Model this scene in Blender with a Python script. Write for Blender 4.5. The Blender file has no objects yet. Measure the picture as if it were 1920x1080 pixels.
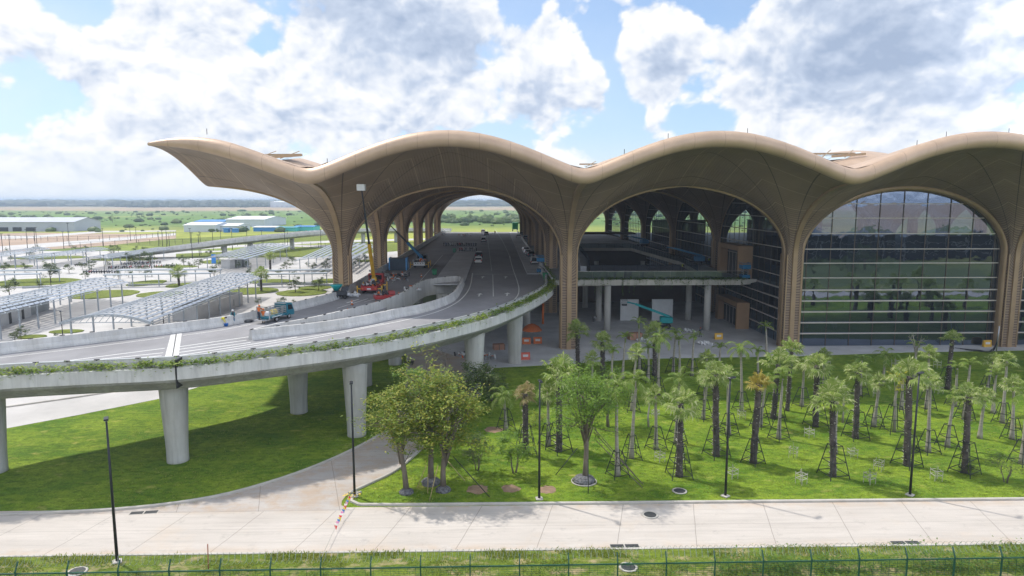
import bpy, math, random
from mathutils import Vector, Matrix
random.seed(7)
R = math.radians
SC = bpy.context.scene
COL = SC.collection
# ------------------------------------------------------------------ camera
CAM_H, FPX, PITCH, YAW = 24.0, 1285.0, math.atan(165 / 1285.0), R(-1.4)
cd = bpy.data.cameras.new("camera")
cam = bpy.data.objects.new("camera", cd)
COL.objects.link(cam)
cam.location = (0, 0, CAM_H)
cam.rotation_euler = (R(90) - PITCH, 0, YAW)
cd.sensor_width = 36.0
cd.lens = 36.0 * FPX / 1920.0
cd.clip_start, cd.clip_end = 0.5, 60000
SC.camera = cam
# ------------------------------------------------------------------ render / colour
SC.render.engine = 'CYCLES'
SC.cycles.use_denoising = True
SC.cycles.denoiser = 'OPENIMAGEDENOISE'
SC.cycles.max_bounces = 5
SC.cycles.diffuse_bounces = 3
SC.cycles.glossy_bounces = 2
SC.cycles.transparent_max_bounces = 8
SC.cycles.volume_bounces = 0
SC.cycles.use_adaptive_sampling = True
SC.cycles.adaptive_threshold = 0.02
SC.cycles.sample_clamp_indirect = 6
SC.view_settings.view_transform = 'Standard'
SC.view_settings.look = 'None'
SC.view_settings.exposure = 0.5
SC.view_settings.gamma = 1.0
# ------------------------------------------------------------------ sun (behind the terminal, to its left)
SUN_EL = R(55)
SUN_DIR = Vector((-5.4, 3.9, 6.66 * math.tan(SUN_EL))).normalized()     # towards the sun
sd = bpy.data.lights.new("sun", 'SUN')
sd.energy = 3.0
sd.angle = R(1.6)
sd.color = (1.0, 0.955, 0.88)
sun = bpy.data.objects.new("sun", sd)
COL.objects.link(sun)
sun.location = (-60, 60, 120)
sun.rotation_euler = SUN_DIR.to_track_quat('Z', 'Y').to_euler()
# ------------------------------------------------------------------ world: sky texture and clouds
W = bpy.data.worlds.new("World")
SC.world = W
W.use_nodes = True
W.cycles.sampling_method = 'MANUAL'
W.cycles.sample_map_resolution = 256
nt = W.node_tree
nt.nodes.clear()


class NG:
    """small helper that wires shader nodes"""
    def __init__(s, tree): s.t = tree
    def n(s, kind, **kw):
        x = s.t.nodes.new(kind)
        for k, v in kw.items(): setattr(x, k, v)
        return x
    def put(s, sock, v):
        if hasattr(v, 'is_output') or isinstance(v, bpy.types.NodeSocket): s.t.links.new(v, sock)
        else: sock.default_value = v
    def m(s, op, a, b=0.0, c=None, clamp=False):
        x = s.n('ShaderNodeMath', operation=op, use_clamp=clamp)
        s.put(x.inputs[0], a); s.put(x.inputs[1], b)
        if c is not None: s.put(x.inputs[2], c)
        return x.outputs[0]
    def v(s, op, a, b=(0, 0, 0), scale=None):
        x = s.n('ShaderNodeVectorMath', operation=op)
        s.put(x.inputs[0], a)
        if op != 'LENGTH' and op != 'NORMALIZE' and op != 'SCALE': s.put(x.inputs[1], b)
        if scale is not None: s.put(x.inputs['Scale'], scale)
        return x.outputs['Value'] if op in ('LENGTH', 'DISTANCE', 'DOT_PRODUCT') else x.outputs['Vector']
    def noise(s, vec, scale, detail=4, rough=0.55, dist=0.0, lac=2.0):
        x = s.n('ShaderNodeTexNoise')
        if vec is not None: s.put(x.inputs['Vector'], vec)
        x.inputs['Scale'].default_value = scale; x.inputs['Detail'].default_value = detail
        x.inputs['Roughness'].default_value = rough; x.inputs['Distortion'].default_value = dist
        x.inputs['Lacunarity'].default_value = lac
        return x.outputs['Fac']
    def rng(s, v, a, b, c=0.0, d=1.0, smooth=False):
        x = s.n('ShaderNodeMapRange')
        if smooth: x.interpolation_type = 'SMOOTHSTEP'
        s.put(x.inputs['Value'], v)
        for i, q in zip((1, 2, 3, 4), (a, b, c, d)): s.put(x.inputs[i], q)
        return x.outputs['Result']
    def mix(s, f, a, b, mode='MIX'):
        x = s.n('ShaderNodeMix', data_type='RGBA', blend_type=mode)
        s.put(x.inputs[0], f); s.put(x.inputs[6], a); s.put(x.inputs[7], b)
        return x.outputs[2]
    def xyz(s, v):
        x = s.n('ShaderNodeSeparateXYZ'); s.put(x.inputs[0], v); return x.outputs
    def comb(s, x_, y_, z_):
        x = s.n('ShaderNodeCombineXYZ')
        for i, q in enumerate((x_, y_, z_)): s.put(x.inputs[i], q)
        return x.outputs[0]


def rgba(c): return (c[0], c[1], c[2], 1.0)


def build_world():
    g = NG(nt)
    sky = g.n('ShaderNodeTexSky', sky_type='NISHITA')
    sky.sun_disc = False
    sky.sun_elevation = SUN_EL
    sky.sun_rotation = math.atan2(SUN_DIR.x, SUN_DIR.y)
    sky.air_density = 1.0; sky.dust_density = 0.6; sky.ozone_density = 1.0
    tc = g.n('ShaderNodeTexCoord')
    d = g.v('NORMALIZE', tc.outputs['Generated'])
    X, Y, Z = g.xyz(d)
    el = g.m('MAXIMUM', Z, 0.0)
    az = g.m('ARCTAN2', X, Y)
    # cumulus: far ones near the horizon are smaller and lie closer together
    P = g.comb(az, g.m('MULTIPLY', el, 1.35), 0.3)
    warp = g.n('ShaderNodeTexNoise'); g.put(warp.inputs['Vector'], P)
    warp.inputs['Scale'].default_value = 8.0; warp.inputs['Detail'].default_value = 2
    Pw = g.v('ADD', P, g.v('SCALE', g.v('SUBTRACT', warp.outputs['Color'], (0.5, 0.5, 0.5)), scale=0.05))

    def blob(u, v, r, sx=1.0):
        """0..1 bump round a bearing of the sky (bearing right of the road's axis, height above the horizon, in units of the image plane)"""
        a0 = math.atan((u - 928) / FPX); e0 = math.atan((375 - v) / FPX)
        rr = r / FPX
        da = g.m('DIVIDE', g.m('SUBTRACT', az, a0), sx)
        de = g.m('SUBTRACT', Z, math.sin(e0))
        dd = g.m('SQRT', g.m('ADD', g.m('MULTIPLY', da, da), g.m('MULTIPLY', de, de)))
        return g.rng(dd, rr, 0.0, 0.0, 1.0, smooth=True)

    def total(items):
        acc = None
        for b, w in items:
            t = g.m('MULTIPLY', b, w)
            acc = t if acc is None else g.m('ADD', acc, t)
        return acc
    gaps = total([(blob(1125, 90, 75, 0.7), -0.30), (blob(1150, 170, 70, 0.6), -0.22), (blob(1185, 225, 45, 0.7), -0.2), (blob(1350, 30, 70, 1.0), -0.30), (blob(190, 60, 90, 0.8), -0.24), (blob(975, 20, 75, 0.8), -0.26),
                  (blob(90, 215, 60, 2.5), -0.10), (blob(515, 110, 50, 1.0), -0.2), (blob(650, 155, 45, 1.3), -0.12), (blob(1330, 232, 34, 3.0), -0.12), (blob(700, 225, 130, 2.2), 0.17), (blob(1020, 215, 100, 1.2), 0.16), (blob(1480, 225, 90, 3.0), 0.12),
                  (blob(20, 20, 110, 1.2), 0.2), (blob(350, 80, 160, 1.4), 0.22), (blob(740, 60, 170, 1.3), 0.22), (blob(1000, 120, 110, 0.9), 0.20), (blob(1620, 120, 300, 1.5), 0.26), (blob(1230, 110, 110, 0.8), 0.22),
                  (blob(560, 200, 120, 1.5), 0.16), (blob(850, 200, 110, 1.2), 0.12), (blob(300, 260, 160, 2.0), 0.10)])
    grey = total([(blob(720, 30, 130, 1.7), 0.95), (blob(800, 110, 90, 1.5), 0.5), (blob(1240, 125, 60, 1.1), 0.75), (blob(1620, 110, 170, 1.6), 1.0), (blob(1480, 190, 60, 2.2), 0.5), (blob(1000, 195, 80, 1.0), 0.6), (blob(880, 120, 70, 1.2), 0.4),
                  (blob(1760, 210, 90, 1.8), 0.45), (blob(560, 60, 80, 1.6), 0.3), (blob(780, 215, 60, 1.6), 0.35)])

    def billow(vec, sc):
        x = g.n('ShaderNodeTexVoronoi', feature='SMOOTH_F1'); g.put(x.inputs['Vector'], vec)
        x.inputs['Scale'].default_value = sc; x.inputs['Smoothness'].default_value = 0.35
        return g.m('SUBTRACT', 0.5, x.outputs['Distance'])

    def dens(vec):
        big = g.noise(vec, 4.6, 11, 0.58, 0.1)
        return g.m('ADD', big, g.m('ADD', g.m('MULTIPLY', billow(vec, 15.0), 0.12), g.m('ADD', g.m('MULTIPLY', billow(vec, 36.0), 0.09), g.m('MULTIPLY', billow(vec, 85.0), 0.05))))
    d0 = dens(Pw)
    d1 = dens(g.v('ADD', Pw, (-0.006, 0.020, 0.0)))
    lowc = g.rng(el, 0.0, 0.09, 0.16, 0.0, smooth=True)              # a mostly closed bank low down
    D0 = g.m('ADD', g.m('ADD', d0, gaps), lowc)
    cover = g.rng(D0, 0.455, 0.545, 0.0, 1.0, smooth=True)
    thick = g.rng(D0, 0.50, 0.95, 0.0, 1.0)
    relief = g.m('SUBTRACT', d0, d1)
    lit = g.m('ADD', 0.90, g.m('MULTIPLY', relief, 2.7))
    lit = g.m('SUBTRACT', lit, g.m('MULTIPLY', thick, 0.14))
    gn = g.rng(g.noise(Pw, 11.0, 6, 0.5), 0.3, 0.6, 0.55, 1.1)
    lit = g.m('SUBTRACT', lit, g.m('MULTIPLY', g.m('MULTIPLY', grey, gn), 0.55))
    lit = g.m('MINIMUM', g.m('MAXIMUM', lit, 0.22), 1.0)
    ramp = g.n('ShaderNodeValToRGB'); g.put(ramp.inputs[0], lit)
    e = ramp.color_ramp.elements
    e[0].position = 0.2; e[0].color = (0.29, 0.36, 0.49, 1)
    e[1].position = 1.0; e[1].color = (0.76, 0.76, 0.765, 1)
    x = e.new(0.55); x.color = (0.43, 0.495, 0.61, 1)
    x = e.new(0.8); x.color = (0.63, 0.66, 0.715, 1)
    blue = g.mix(1.0, sky.outputs[0], (0.072, 0.090, 0.112, 1), 'MULTIPLY')
    blue = g.mix(g.rng(el, 0.0, 0.35, 0.55, 0.12), blue, (0.50, 0.63, 0.76, 1))
    veil = g.m('MULTIPLY', g.rng(g.noise(P, 2.6, 5, 0.6), 0.35, 0.7, 0.1, 0.75), g.rng(az, -0.75, 0.25, 1.0, 0.25))
    blue = g.mix(veil, blue, (0.66, 0.70, 0.75, 1))
    col = g.mix(cover, blue, ramp.outputs[0])
    mist = g.rng(el, 0.0, 0.10, 0.75, 0.0, smooth=True)               # air thickening to white at the horizon
    col = g.mix(mist, col, (0.64, 0.68, 0.72, 1))
    # brightness added to the sky away from the sun, to fill the shaded front
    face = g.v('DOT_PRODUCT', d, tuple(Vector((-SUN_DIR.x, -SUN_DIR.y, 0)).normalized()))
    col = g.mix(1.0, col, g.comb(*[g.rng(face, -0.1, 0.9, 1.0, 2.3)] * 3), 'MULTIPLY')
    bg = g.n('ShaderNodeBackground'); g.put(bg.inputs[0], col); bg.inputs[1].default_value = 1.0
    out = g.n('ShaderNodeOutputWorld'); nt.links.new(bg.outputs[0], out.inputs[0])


build_world()
# ------------------------------------------------------------------ helpers
_c, _s = math.cos, math.sin
CAM_R = Vector((_c(YAW), _s(YAW), 0)); CAM_F0 = Vector((-_s(YAW), _c(YAW), 0))
CAM_F = CAM_F0 * _c(PITCH) + Vector((0, 0, -_s(PITCH))); CAM_U = CAM_F0 * _s(PITCH) + Vector((0, 0, _c(PITCH)))


def G(u, v, z=0.0):
    """the point of the level z that the surveyed photo point (u, v) stands on"""
    d = CAM_R * ((u - 960) / FPX) + CAM_F + CAM_U * ((540 - v) / FPX)
    return Vector((0, 0, CAM_H)) + d * ((z - CAM_H) / d.z)


def hgt(u, v0, v1, z=0.0):
    """height of an upright thing whose foot (level z) is at v0 and whose top is at v1"""
    b = G(u, v0, z)
    d = CAM_R * ((u - 960) / FPX) + CAM_F + CAM_U * ((540 - v1) / FPX)
    return CAM_H + d.z * (b.y / d.y) - z


class MB:
    """collects shapes and links them as ONE mesh object"""
    def __init__(s): s.v, s.f, s.mi, s.uv, s.sm = [], [], [], None, []
    def face(s, idx, mi=0, sm=False): s.f.append(idx); s.mi.append(mi); s.sm.append(sm)
    def quad(s, a, b, c, d, mi=0, sm=False):
        n = len(s.v); s.v += [tuple(a), tuple(b), tuple(c), tuple(d)]; s.face((n, n + 1, n + 2, n + 3), mi, sm)
    def tri(s, a, b, c, mi=0):
        n = len(s.v); s.v += [tuple(a), tuple(b), tuple(c)]; s.face((n, n + 1, n + 2), mi)
    def poly(s, pts, mi=0):
        n = len(s.v); s.v += [tuple(p) for p in pts]; s.face(tuple(range(n, n + len(pts))), mi)
    def box(s, lo, hi, mi=0, bev=0.0, M=None):
        x0, y0, z0 = lo; x1, y1, z1 = hi
        n = len(s.v)
        if bev > 0:
            b = min(bev, (x1 - x0) * .45, (y1 - y0) * .45, (z1 - z0) * .45)
            P = []
            for z, i in ((z0, b), (z0 + b, 0), (z1 - b, 0), (z1, b)):
                P += [(x0 + b + (i if i else 0) * 0 + (0 if i else 0), y0 + i, z)] if False else []
                xa, xb, ya, yb = x0 + i, x1 - i, y0 + i, y1 - i
                c = b * 0.6
                P += [(xa + c, ya, z), (xb - c, ya, z), (xb, ya + c, z), (xb, yb - c, z), (xb - c, yb, z), (xa + c, yb, z), (xa, yb - c, z), (xa, ya + c, z)]
            if M: P = [tuple(M @ Vector(p)) for p in P]
            s.v += P
            for r in range(3):
                for k in range(8): s.face((n + r * 8 + k, n + r * 8 + (k + 1) % 8, n + r * 8 + 8 + (k + 1) % 8, n + r * 8 + 8 + k), mi)
            s.face(tuple(n + 7 - k for k in range(8)), mi); s.face(tuple(n + 24 + k for k in range(8)), mi)
            return s
        P = [(x0, y0, z0), (x1, y0, z0), (x1, y1, z0), (x0, y1, z0), (x0, y0, z1), (x1, y0, z1), (x1, y1, z1), (x0, y1, z1)]
        if M: P = [tuple(M @ Vector(p)) for p in P]
        s.v += P
        for q in ((3, 2, 1, 0), (4, 5, 6, 7), (0, 1, 5, 4), (1, 2, 6, 5), (2, 3, 7, 6), (3, 0, 4, 7)): s.face(tuple(n + k for k in q), mi)
        return s
    def tube(s, pts, rad, n=8, mi=0, cap=True, sm=True, squash=1.0):
        """tube along pts with one radius or a radius per point"""
        pts = [Vector(p) for p in pts]
        rr = rad if isinstance(rad, (list, tuple)) else [rad] * len(pts)
        base = len(s.v); prev = None
        for i, p in enumerate(pts):
            t = (pts[min(i + 1, len(pts) - 1)] - pts[max(i - 1, 0)]).normalized()
            a = prev if prev is not None and abs(prev.dot(t)) < 0.95 else (Vector((1, 0, 0)) if abs(t.x) < 0.9 else Vector((0, 1, 0)))
            a = (a - t * a.dot(t)).normalized(); prev = a; b = t.cross(a)
            for k in range(n):
                w = 2 * math.pi * k / n
                s.v.append(tuple(p + a * (rr[i] * _c(w)) + b * (rr[i] * _s(w) * squash)))
        for i in range(len(pts) - 1):
            for k in range(n):
                k2 = (k + 1) % n
                s.face((base + i * n + k, base + i * n + k2, base + (i + 1) * n + k2, base + (i + 1) * n + k), mi, sm)
        if cap:
            s.face(tuple(base + n - 1 - k for k in range(n)), mi); e = base + (len(pts) - 1) * n
            s.face(tuple(e + k for k in range(n)), mi)
        return s
    def bar(s, a, b, w=0.05, mi=0, h=None):
        """square bar from a to b"""
        a, b = Vector(a), Vector(b); t = (b - a).normalized()
        u = Vector((0, 0, 1)) if abs(t.z) < 0.9 else Vector((0, 1, 0))
        x = t.cross(u).normalized() * (w / 2); y = x.cross(t).normalized() * ((h or w) / 2)
        n = len(s.v)
        for p in (a, b): s.v += [tuple(p - x - y), tuple(p + x - y), tuple(p + x + y), tuple(p - x + y)]
        for q in ((0, 1, 2, 3), (7, 6, 5, 4), (0, 4, 5, 1), (1, 5, 6, 2), (2, 6, 7, 3), (3, 7, 4, 0)): s.face(tuple(n + k for k in q), mi)
        return s
    def lathe(s, prof, n=16, mi=0, c=(0, 0, 0), sm=True):
        """surface of revolution about z; prof = [(r, z)]"""
        base = len(s.v)
        for r, z in prof:
            for k in range(n):
                w = 2 * math.pi * k / n
                s.v.append((c[0] + r * _c(w), c[1] + r * _s(w), c[2] + z))
        for i in range(len(prof) - 1):
            for k in range(n):
                k2 = (k + 1) % n
                s.face((base + i * n + k, base + i * n + k2, base + (i + 1) * n + k2, base + (i + 1) * n + k), mi, sm)
        s.face(tuple(base + n - 1 - k for k in range(n)), mi)
        e = base + (len(prof) - 1) * n
        s.face(tuple(e + k for k in range(n)), mi)
        return s
    def wheel(s, c, r, w, axis='x', mi=0, n=16):
        """solid wheel with rounded shoulders"""
        prof = [(r * .55, -w / 2), (r * .93, -w / 2), (r, -w * .32), (r, w * .32), (r * .93, w / 2), (r * .55, w / 2)]
        base = len(s.v)
        for q, z in prof:
            for k in range(n):
                t = 2 * math.pi * k / n
                p = (z, q * _c(t), q * _s(t)) if axis == 'x' else (q * _c(t), z, q * _s(t))
                s.v.append((c[0] + p[0], c[1] + p[1], c[2] + p[2]))
        for i in range(len(prof) - 1):
            for k in range(n):
                k2 = (k + 1) % n
                s.face((base + i * n + k, base + i * n + k2, base + (i + 1) * n + k2, base + (i + 1) * n + k), mi, True)
        s.face(tuple(base + n - 1 - k for k in range(n)), mi)
        e = base + (len(prof) - 1) * n
        s.face(tuple(e + k for k in range(n)), mi)
        return s
    def prism(s, poly, x0, x1, axis='x', mi=0):
        """outline (pairs) pushed from x0 to x1 along axis; pairs are (y,z) for 'x', (x,z) for 'y', (x,y) for 'z'"""
        n = len(s.v); k = len(poly)
        f = {'x': lambda a, b, t: (t, a, b), 'y': lambda a, b, t: (a, t, b), 'z': lambda a, b, t: (a, b, t)}[axis]
        s.v += [f(a, b, x0) for a, b in poly] + [f(a, b, x1) for a, b in poly]
        s.face(tuple(n + i for i in range(k)), mi); s.face(tuple(n + k + k - 1 - i for i in range(k)), mi)
        for i in range(k): s.face((n + (i + 1) % k, n + i, n + k + i, n + k + (i + 1) % k), mi)
        return s
    def mesh(s, name, mats):
        me = bpy.data.meshes.new(name)
        me.from_pydata(s.v, [], s.f)
        for m in (mats if isinstance(mats, (list, tuple)) else [mats]): me.materials.append(m)
        if any(s.mi): me.polygons.foreach_set('material_index', s.mi)
        if any(s.sm): me.polygons.foreach_set('use_smooth', s.sm)
        if s.uv:
            L = me.uv_layers.new(name='UVMap')
            flat = []
            for f in s.f:
                for i in f: flat += s.uv[i]
            L.data.foreach_set('uv', flat)
        me.update()
        return me
    def build(s, name, mats, parent=None, loc=None, rz=0.0, label=None, kind=None):
        o = bpy.data.objects.new(name, s.mesh(name, mats))
        COL.objects.link(o)
        if parent is not None: o.parent = parent
        if loc is not None: o.location = loc
        if rz: o.rotation_euler.z = rz
        if label: o['label'] = label
        if kind: o['kind'] = kind
        return o


def tag(o, label, cat, group=None, kind=None):
    o['label'] = label; o['category'] = cat
    if group: o['group'] = group
    if kind: o['kind'] = kind
    return o


def thing(name, label, cat, loc=(0, 0, 0), rz=0.0, group=None):
    o = bpy.data.objects.new(name, None)
    COL.objects.link(o); o.location = loc; o.rotation_euler.z = rz; o.empty_display_size = 0.3
    return tag(o, label, cat, group)


def dup(root, loc, rz=0.0, label=None, group=None, scale=None):
    r = root.copy(); COL.objects.link(r); r.location = loc; r.rotation_euler.z = rz
    if label: r['label'] = label
    if group: r['group'] = group
    if scale: r.scale = (scale, scale, scale) if not isinstance(scale, (tuple, list)) else scale
    for ch in list(root.children):
        c = ch.copy(); COL.objects.link(c); c.parent = r
        for gch in list(ch.children):
            d = gch.copy(); COL.objects.link(d); d.parent = c
    return r


def struct(name, mb, mats, loc=None):
    o = mb.build(name, mats, loc=loc); o['kind'] = 'structure'; return o


def resample(pts, step):
    """points along a smooth curve through pts, about step apart"""
    pts = [Vector(p) for p in pts]
    out = []
    for i in range(len(pts) - 1):
        p0, p1, p2, p3 = pts[max(i - 1, 0)], pts[i], pts[i + 1], pts[min(i + 2, len(pts) - 1)]
        n = max(1, int((p2 - p1).length / step))
        for k in range(n):
            t = k / n
            out.append(0.5 * ((2 * p1) + (p2 - p0) * t + (2 * p0 - 5 * p1 + 4 * p2 - p3) * t * t + (3 * p1 - p0 - 3 * p2 + p3) * t ** 3))
    out.append(pts[-1])
    return out


def normals2(path):
    """unit normals (left of travel) in plan"""
    N = []
    for i in range(len(path)):
        t = path[min(i + 1, len(path) - 1)] - path[max(i - 1, 0)]
        t.z = 0; t.normalize(); N.append(Vector((-t.y, t.x, 0)))
    return N


def sweep(mb, path, prof, mi=0, closed_prof=True, cap=True, sm=False):
    """prof = [(sideways to the left, up)] carried along a level path"""
    N = normals2(path); n = len(mb.v); k = len(prof)
    for p, q in zip(path, N):
        for a, b in prof: mb.v.append((p.x + q.x * a, p.y + q.y * a, p.z + b))
    for i in range(len(path) - 1):
        for j in range(k if closed_prof else k - 1):
            j2 = (j + 1) % k
            mb.face((n + i * k + j, n + (i + 1) * k + j, n + (i + 1) * k + j2, n + i * k + j2), mi, sm)
    if cap and closed_prof:
        mb.face(tuple(n + j for j in range(k)), mi)
        e = n + (len(path) - 1) * k
        mb.face(tuple(e + k - 1 - j for j in range(k)), mi)
    return mb


def ribbon(mb, path, w, dz=0.0, mi=0, off=0.0):
    N = normals2(path); n = len(mb.v)
    for p, q in zip(path, N):
        a = p + q * (off + w / 2); b = p + q * (off - w / 2)
        mb.v += [(a.x, a.y, p.z + dz), (b.x, b.y, p.z + dz)]
    for i in range(len(path) - 1): mb.face((n + 2 * i, n + 2 * i + 1, n + 2 * i + 3, n + 2 * i + 2), mi)
    return mb


ORD = ['first', 'second', 'third', 'fourth', 'fifth', 'sixth', 'seventh', 'eighth', 'ninth', 'tenth', 'eleventh', 'twelfth', 'thirteenth', 'fourteenth', 'fifteenth', 'sixteenth', 'seventeenth', 'eighteenth', 'nineteenth', 'twentieth'] + ['twenty-' + w for w in ('first', 'second', 'third', 'fourth', 'fifth', 'sixth', 'seventh', 'eighth', 'ninth')] + ['thirtieth'] + ['thirty-' + w for w in ('first', 'second', 'third', 'fourth', 'fifth', 'sixth', 'seventh', 'eighth', 'ninth')] + ['fortieth'] + ['forty-' + w for w in ('first', 'second', 'third', 'fourth', 'fifth', 'sixth', 'seventh', 'eighth', 'ninth')]
# ------------------------------------------------------------------ materials
MATS = {}


def mat(name, col, rough=0.7, var=0.0, scale=1.0, metal=0.0, col2=None, detail=5, bump=0.0, bscale=None, spec=0.4, stretch=None, trans=0.0, streak=0.0):
    """principled surface whose colour wanders between col and col2 (own patchiness of the stuff, in object space)"""
    if name in MATS: return MATS[name]
    m = bpy.data.materials.new(name); m.use_nodes = True
    t = m.node_tree; g = NG(t)
    bs = t.nodes['Principled BSDF']
    bs.inputs['Base Color'].default_value = rgba(col); bs.inputs['Roughness'].default_value = rough
    bs.inputs['Metallic'].default_value = metal; bs.inputs['Specular IOR Level'].default_value = spec
    if var or col2 or bump:
        geo = g.n('ShaderNodeNewGeometry'); P = geo.outputs['Position']
        if stretch: P = g.v('MULTIPLY', P, stretch)
    if var or col2:
        c2 = col2 or tuple(max(0, c * (1 - var)) for c in col)
        f = g.rng(g.noise(P, scale, detail, 0.6), 0.35, 0.65)
        c = g.mix(f, rgba(col), rgba(c2))
        f2 = g.noise(P, scale * 7.3, 4, 0.6)
        c = g.mix(g.rng(f2, 0.4, 0.75, 0.0, min(0.5, 0.35 if not var else var)), c, rgba(tuple(x * .7 for x in col)))
        if streak:                                                   # rain streaks and damp stains of weathered concrete
            Q = g.n('ShaderNodeNewGeometry').outputs['Position']
            s1 = g.rng(g.noise(g.v('MULTIPLY', Q, (2.6, 2.6, 0.16)), 1.0, 5, 0.65), 0.46, 0.7, 0.0, streak)
            c = g.mix(s1, c, rgba(tuple(x * .48 for x in col)))
            s2 = g.rng(g.noise(Q, 0.22, 6, 0.65), 0.5, 0.68, 0.0, streak * .8)
            c = g.mix(s2, c, rgba((col[0] * .70, col[1] * .66, col[2] * .58)))
        t.links.new(c, bs.inputs['Base Color'])
    if bump:
        b = g.n('ShaderNodeBump'); b.inputs['Strength'].default_value = 0.6; b.inputs['Distance'].default_value = bump
        g.put(b.inputs['Height'], g.noise(P, bscale or scale * 4, 4, 0.6)); t.links.new(b.outputs[0], bs.inputs['Normal'])
    if trans:
        tr = g.n('ShaderNodeBsdfTranslucent'); mx = g.n('ShaderNodeMixShader'); mx.inputs[0].default_value = trans
        src = bs.inputs['Base Color'].links[0].from_socket if bs.inputs['Base Color'].is_linked else None
        if src: t.links.new(src, tr.inputs[0])
        else: tr.inputs[0].default_value = rgba(col)
        t.links.new(bs.outputs[0], mx.inputs[1]); t.links.new(tr.outputs[0], mx.inputs[2])
        t.links.new(mx.outputs[0], t.nodes['Material Output'].inputs[0])
    MATS[name] = m
    return m


def leaf_mat(name, c1, c2, c3, scale=0.9):
    """foliage: patches of three leaf colours, a little translucent"""
    if name in MATS: return MATS[name]
    m = bpy.data.materials.new(name); m.use_nodes = True
    t = m.node_tree; g = NG(t); bs = t.nodes['Principled BSDF']
    geo = g.n('ShaderNodeNewGeometry'); P = geo.outputs['Position']
    oi = g.n('ShaderNodeObjectInfo')
    P2 = g.v('ADD', P, g.v('SCALE', oi.outputs['Location'], scale=0.37))
    f = g.rng(g.noise(P2, scale, 3, 0.6), 0.38, 0.62)
    rnd = geo.outputs['Random Per Island']
    c = g.mix(f, rgba(c1), rgba(c2))
    c = g.mix(g.rng(rnd, 0.62, 0.8), c, rgba(c3))
    c = g.mix(g.m('MULTIPLY', oi.outputs['Random'], 0.28), c, rgba(tuple(x * 0.6 for x in c1)))
    t.links.new(c, bs.inputs['Base Color']); bs.inputs['Roughness'].default_value = 0.55; bs.inputs['Specular IOR Level'].default_value = 0.35
    tr = g.n('ShaderNodeBsdfTranslucent'); t.links.new(c, tr.inputs[0])
    mx = g.n('ShaderNodeMixShader'); mx.inputs[0].default_value = 0.45
    t.links.new(bs.outputs[0], mx.inputs[1]); t.links.new(tr.outputs[0], mx.inputs[2]); t.links.new(mx.outputs[0], t.nodes['Material Output'].inputs[0])
    MATS[name] = m
    return m


def grass_mat(name, c1, c2, dry, dryness=0.62, scale=0.16):
    """lawn: mowing-scale patches, clumps, a few dry spots, fine blades as bump"""
    m = bpy.data.materials.new(name); m.use_nodes = True
    t = m.node_tree; g = NG(t); bs = t.nodes['Principled BSDF']
    P = g.n('ShaderNodeNewGeometry').outputs['Position']
    P1 = g.v('MULTIPLY', P, (1.0, 1.5, 1.0))
    a = g.rng(g.noise(P1, scale, 6, 0.62), 0.35, 0.65)
    c = g.mix(a, rgba(c1), rgba(c2))
    b = g.noise(P1, 1.3, 7, 0.68)
    c = g.mix(g.rng(b, 0.40, 0.66, 0.0, 0.7), c, rgba(tuple(x * .42 for x in c1)))
    c = g.mix(g.rng(g.noise(P1, 0.55, 4, 0.6), 0.5, 0.72, 0.0, 0.5), c, rgba((c2[0] * 1.25, c2[1] * 1.1, c2[2] * 1.2)))
    fine = g.noise(P1, 6.0, 5, 0.75)
    c = g.mix(g.rng(fine, 0.46, 0.64, 0.0, 0.65), c, rgba(tuple(x * .40 for x in c1)))
    d = g.m('ADD', g.m('MULTIPLY', g.noise(P1, scale * 2.3, 7, 0.66), 0.65), g.m('MULTIPLY', g.noise(P1, 0.9, 5, 0.6), 0.35))
    c = g.mix(g.rng(d, dryness, dryness + 0.12, 0.0, 0.85), c, rgba(dry))
    t.links.new(c, bs.inputs['Base Color']); bs.inputs['Roughness'].default_value = 0.85; bs.inputs['Specular IOR Level'].default_value = 0.15
    bp = g.n('ShaderNodeBump'); bp.inputs['Strength'].default_value = 1.0; bp.inputs['Distance'].default_value = 0.2
    g.put(bp.inputs['Height'], g.m('ADD', b, g.m('MULTIPLY', fine, 0.5))); t.links.new(bp.outputs[0], bs.inputs['Normal'])
    MATS[name] = m
    return m
# ------------------------------------------------------------------ the setting: ground, roads, lawns
from mathutils.geometry import tessellate_polygon


def slab(mb, outer, holes=(), z=0.0, zb=None, mi=0, side_mi=None):
    """flat plate from plan outlines, with sides down to zb"""
    rings = [[Vector((p[0], p[1], 0)) for p in outer]] + [[Vector((p[0], p[1], 0)) for p in h] for h in holes]
    flat = [p for r in rings for p in r]
    n = len(mb.v)
    mb.v += [(p.x, p.y, z) for p in flat]
    for t in tessellate_polygon(rings):
        a, b, c = (flat[i] for i in t)
        if (b - a).cross(c - a).z < 0: t = (t[0], t[2], t[1])
        mb.face(tuple(n + i for i in t), mi)
    if zb is not None:
        sm = mi if side_mi is None else side_mi
        m = len(mb.v); mb.v += [(p.x, p.y, zb) for p in flat]
        for t in tessellate_polygon(rings):
            a, b, c = (flat[i] for i in t)
            if (b - a).cross(c - a).z > 0: t = (t[0], t[2], t[1])
            mb.face(tuple(m + i for i in t), sm)
        k = 0
        for r in rings:
            for i in range(len(r)):
                a, b = k + i, k + (i + 1) % len(r)
                mb.face((n + a, m + a, m + b, n + b), sm)
            k += len(r)
    return mb


def pxs(pts, z=0.0): return [G(u, v, z) for u, v in pts]


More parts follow.
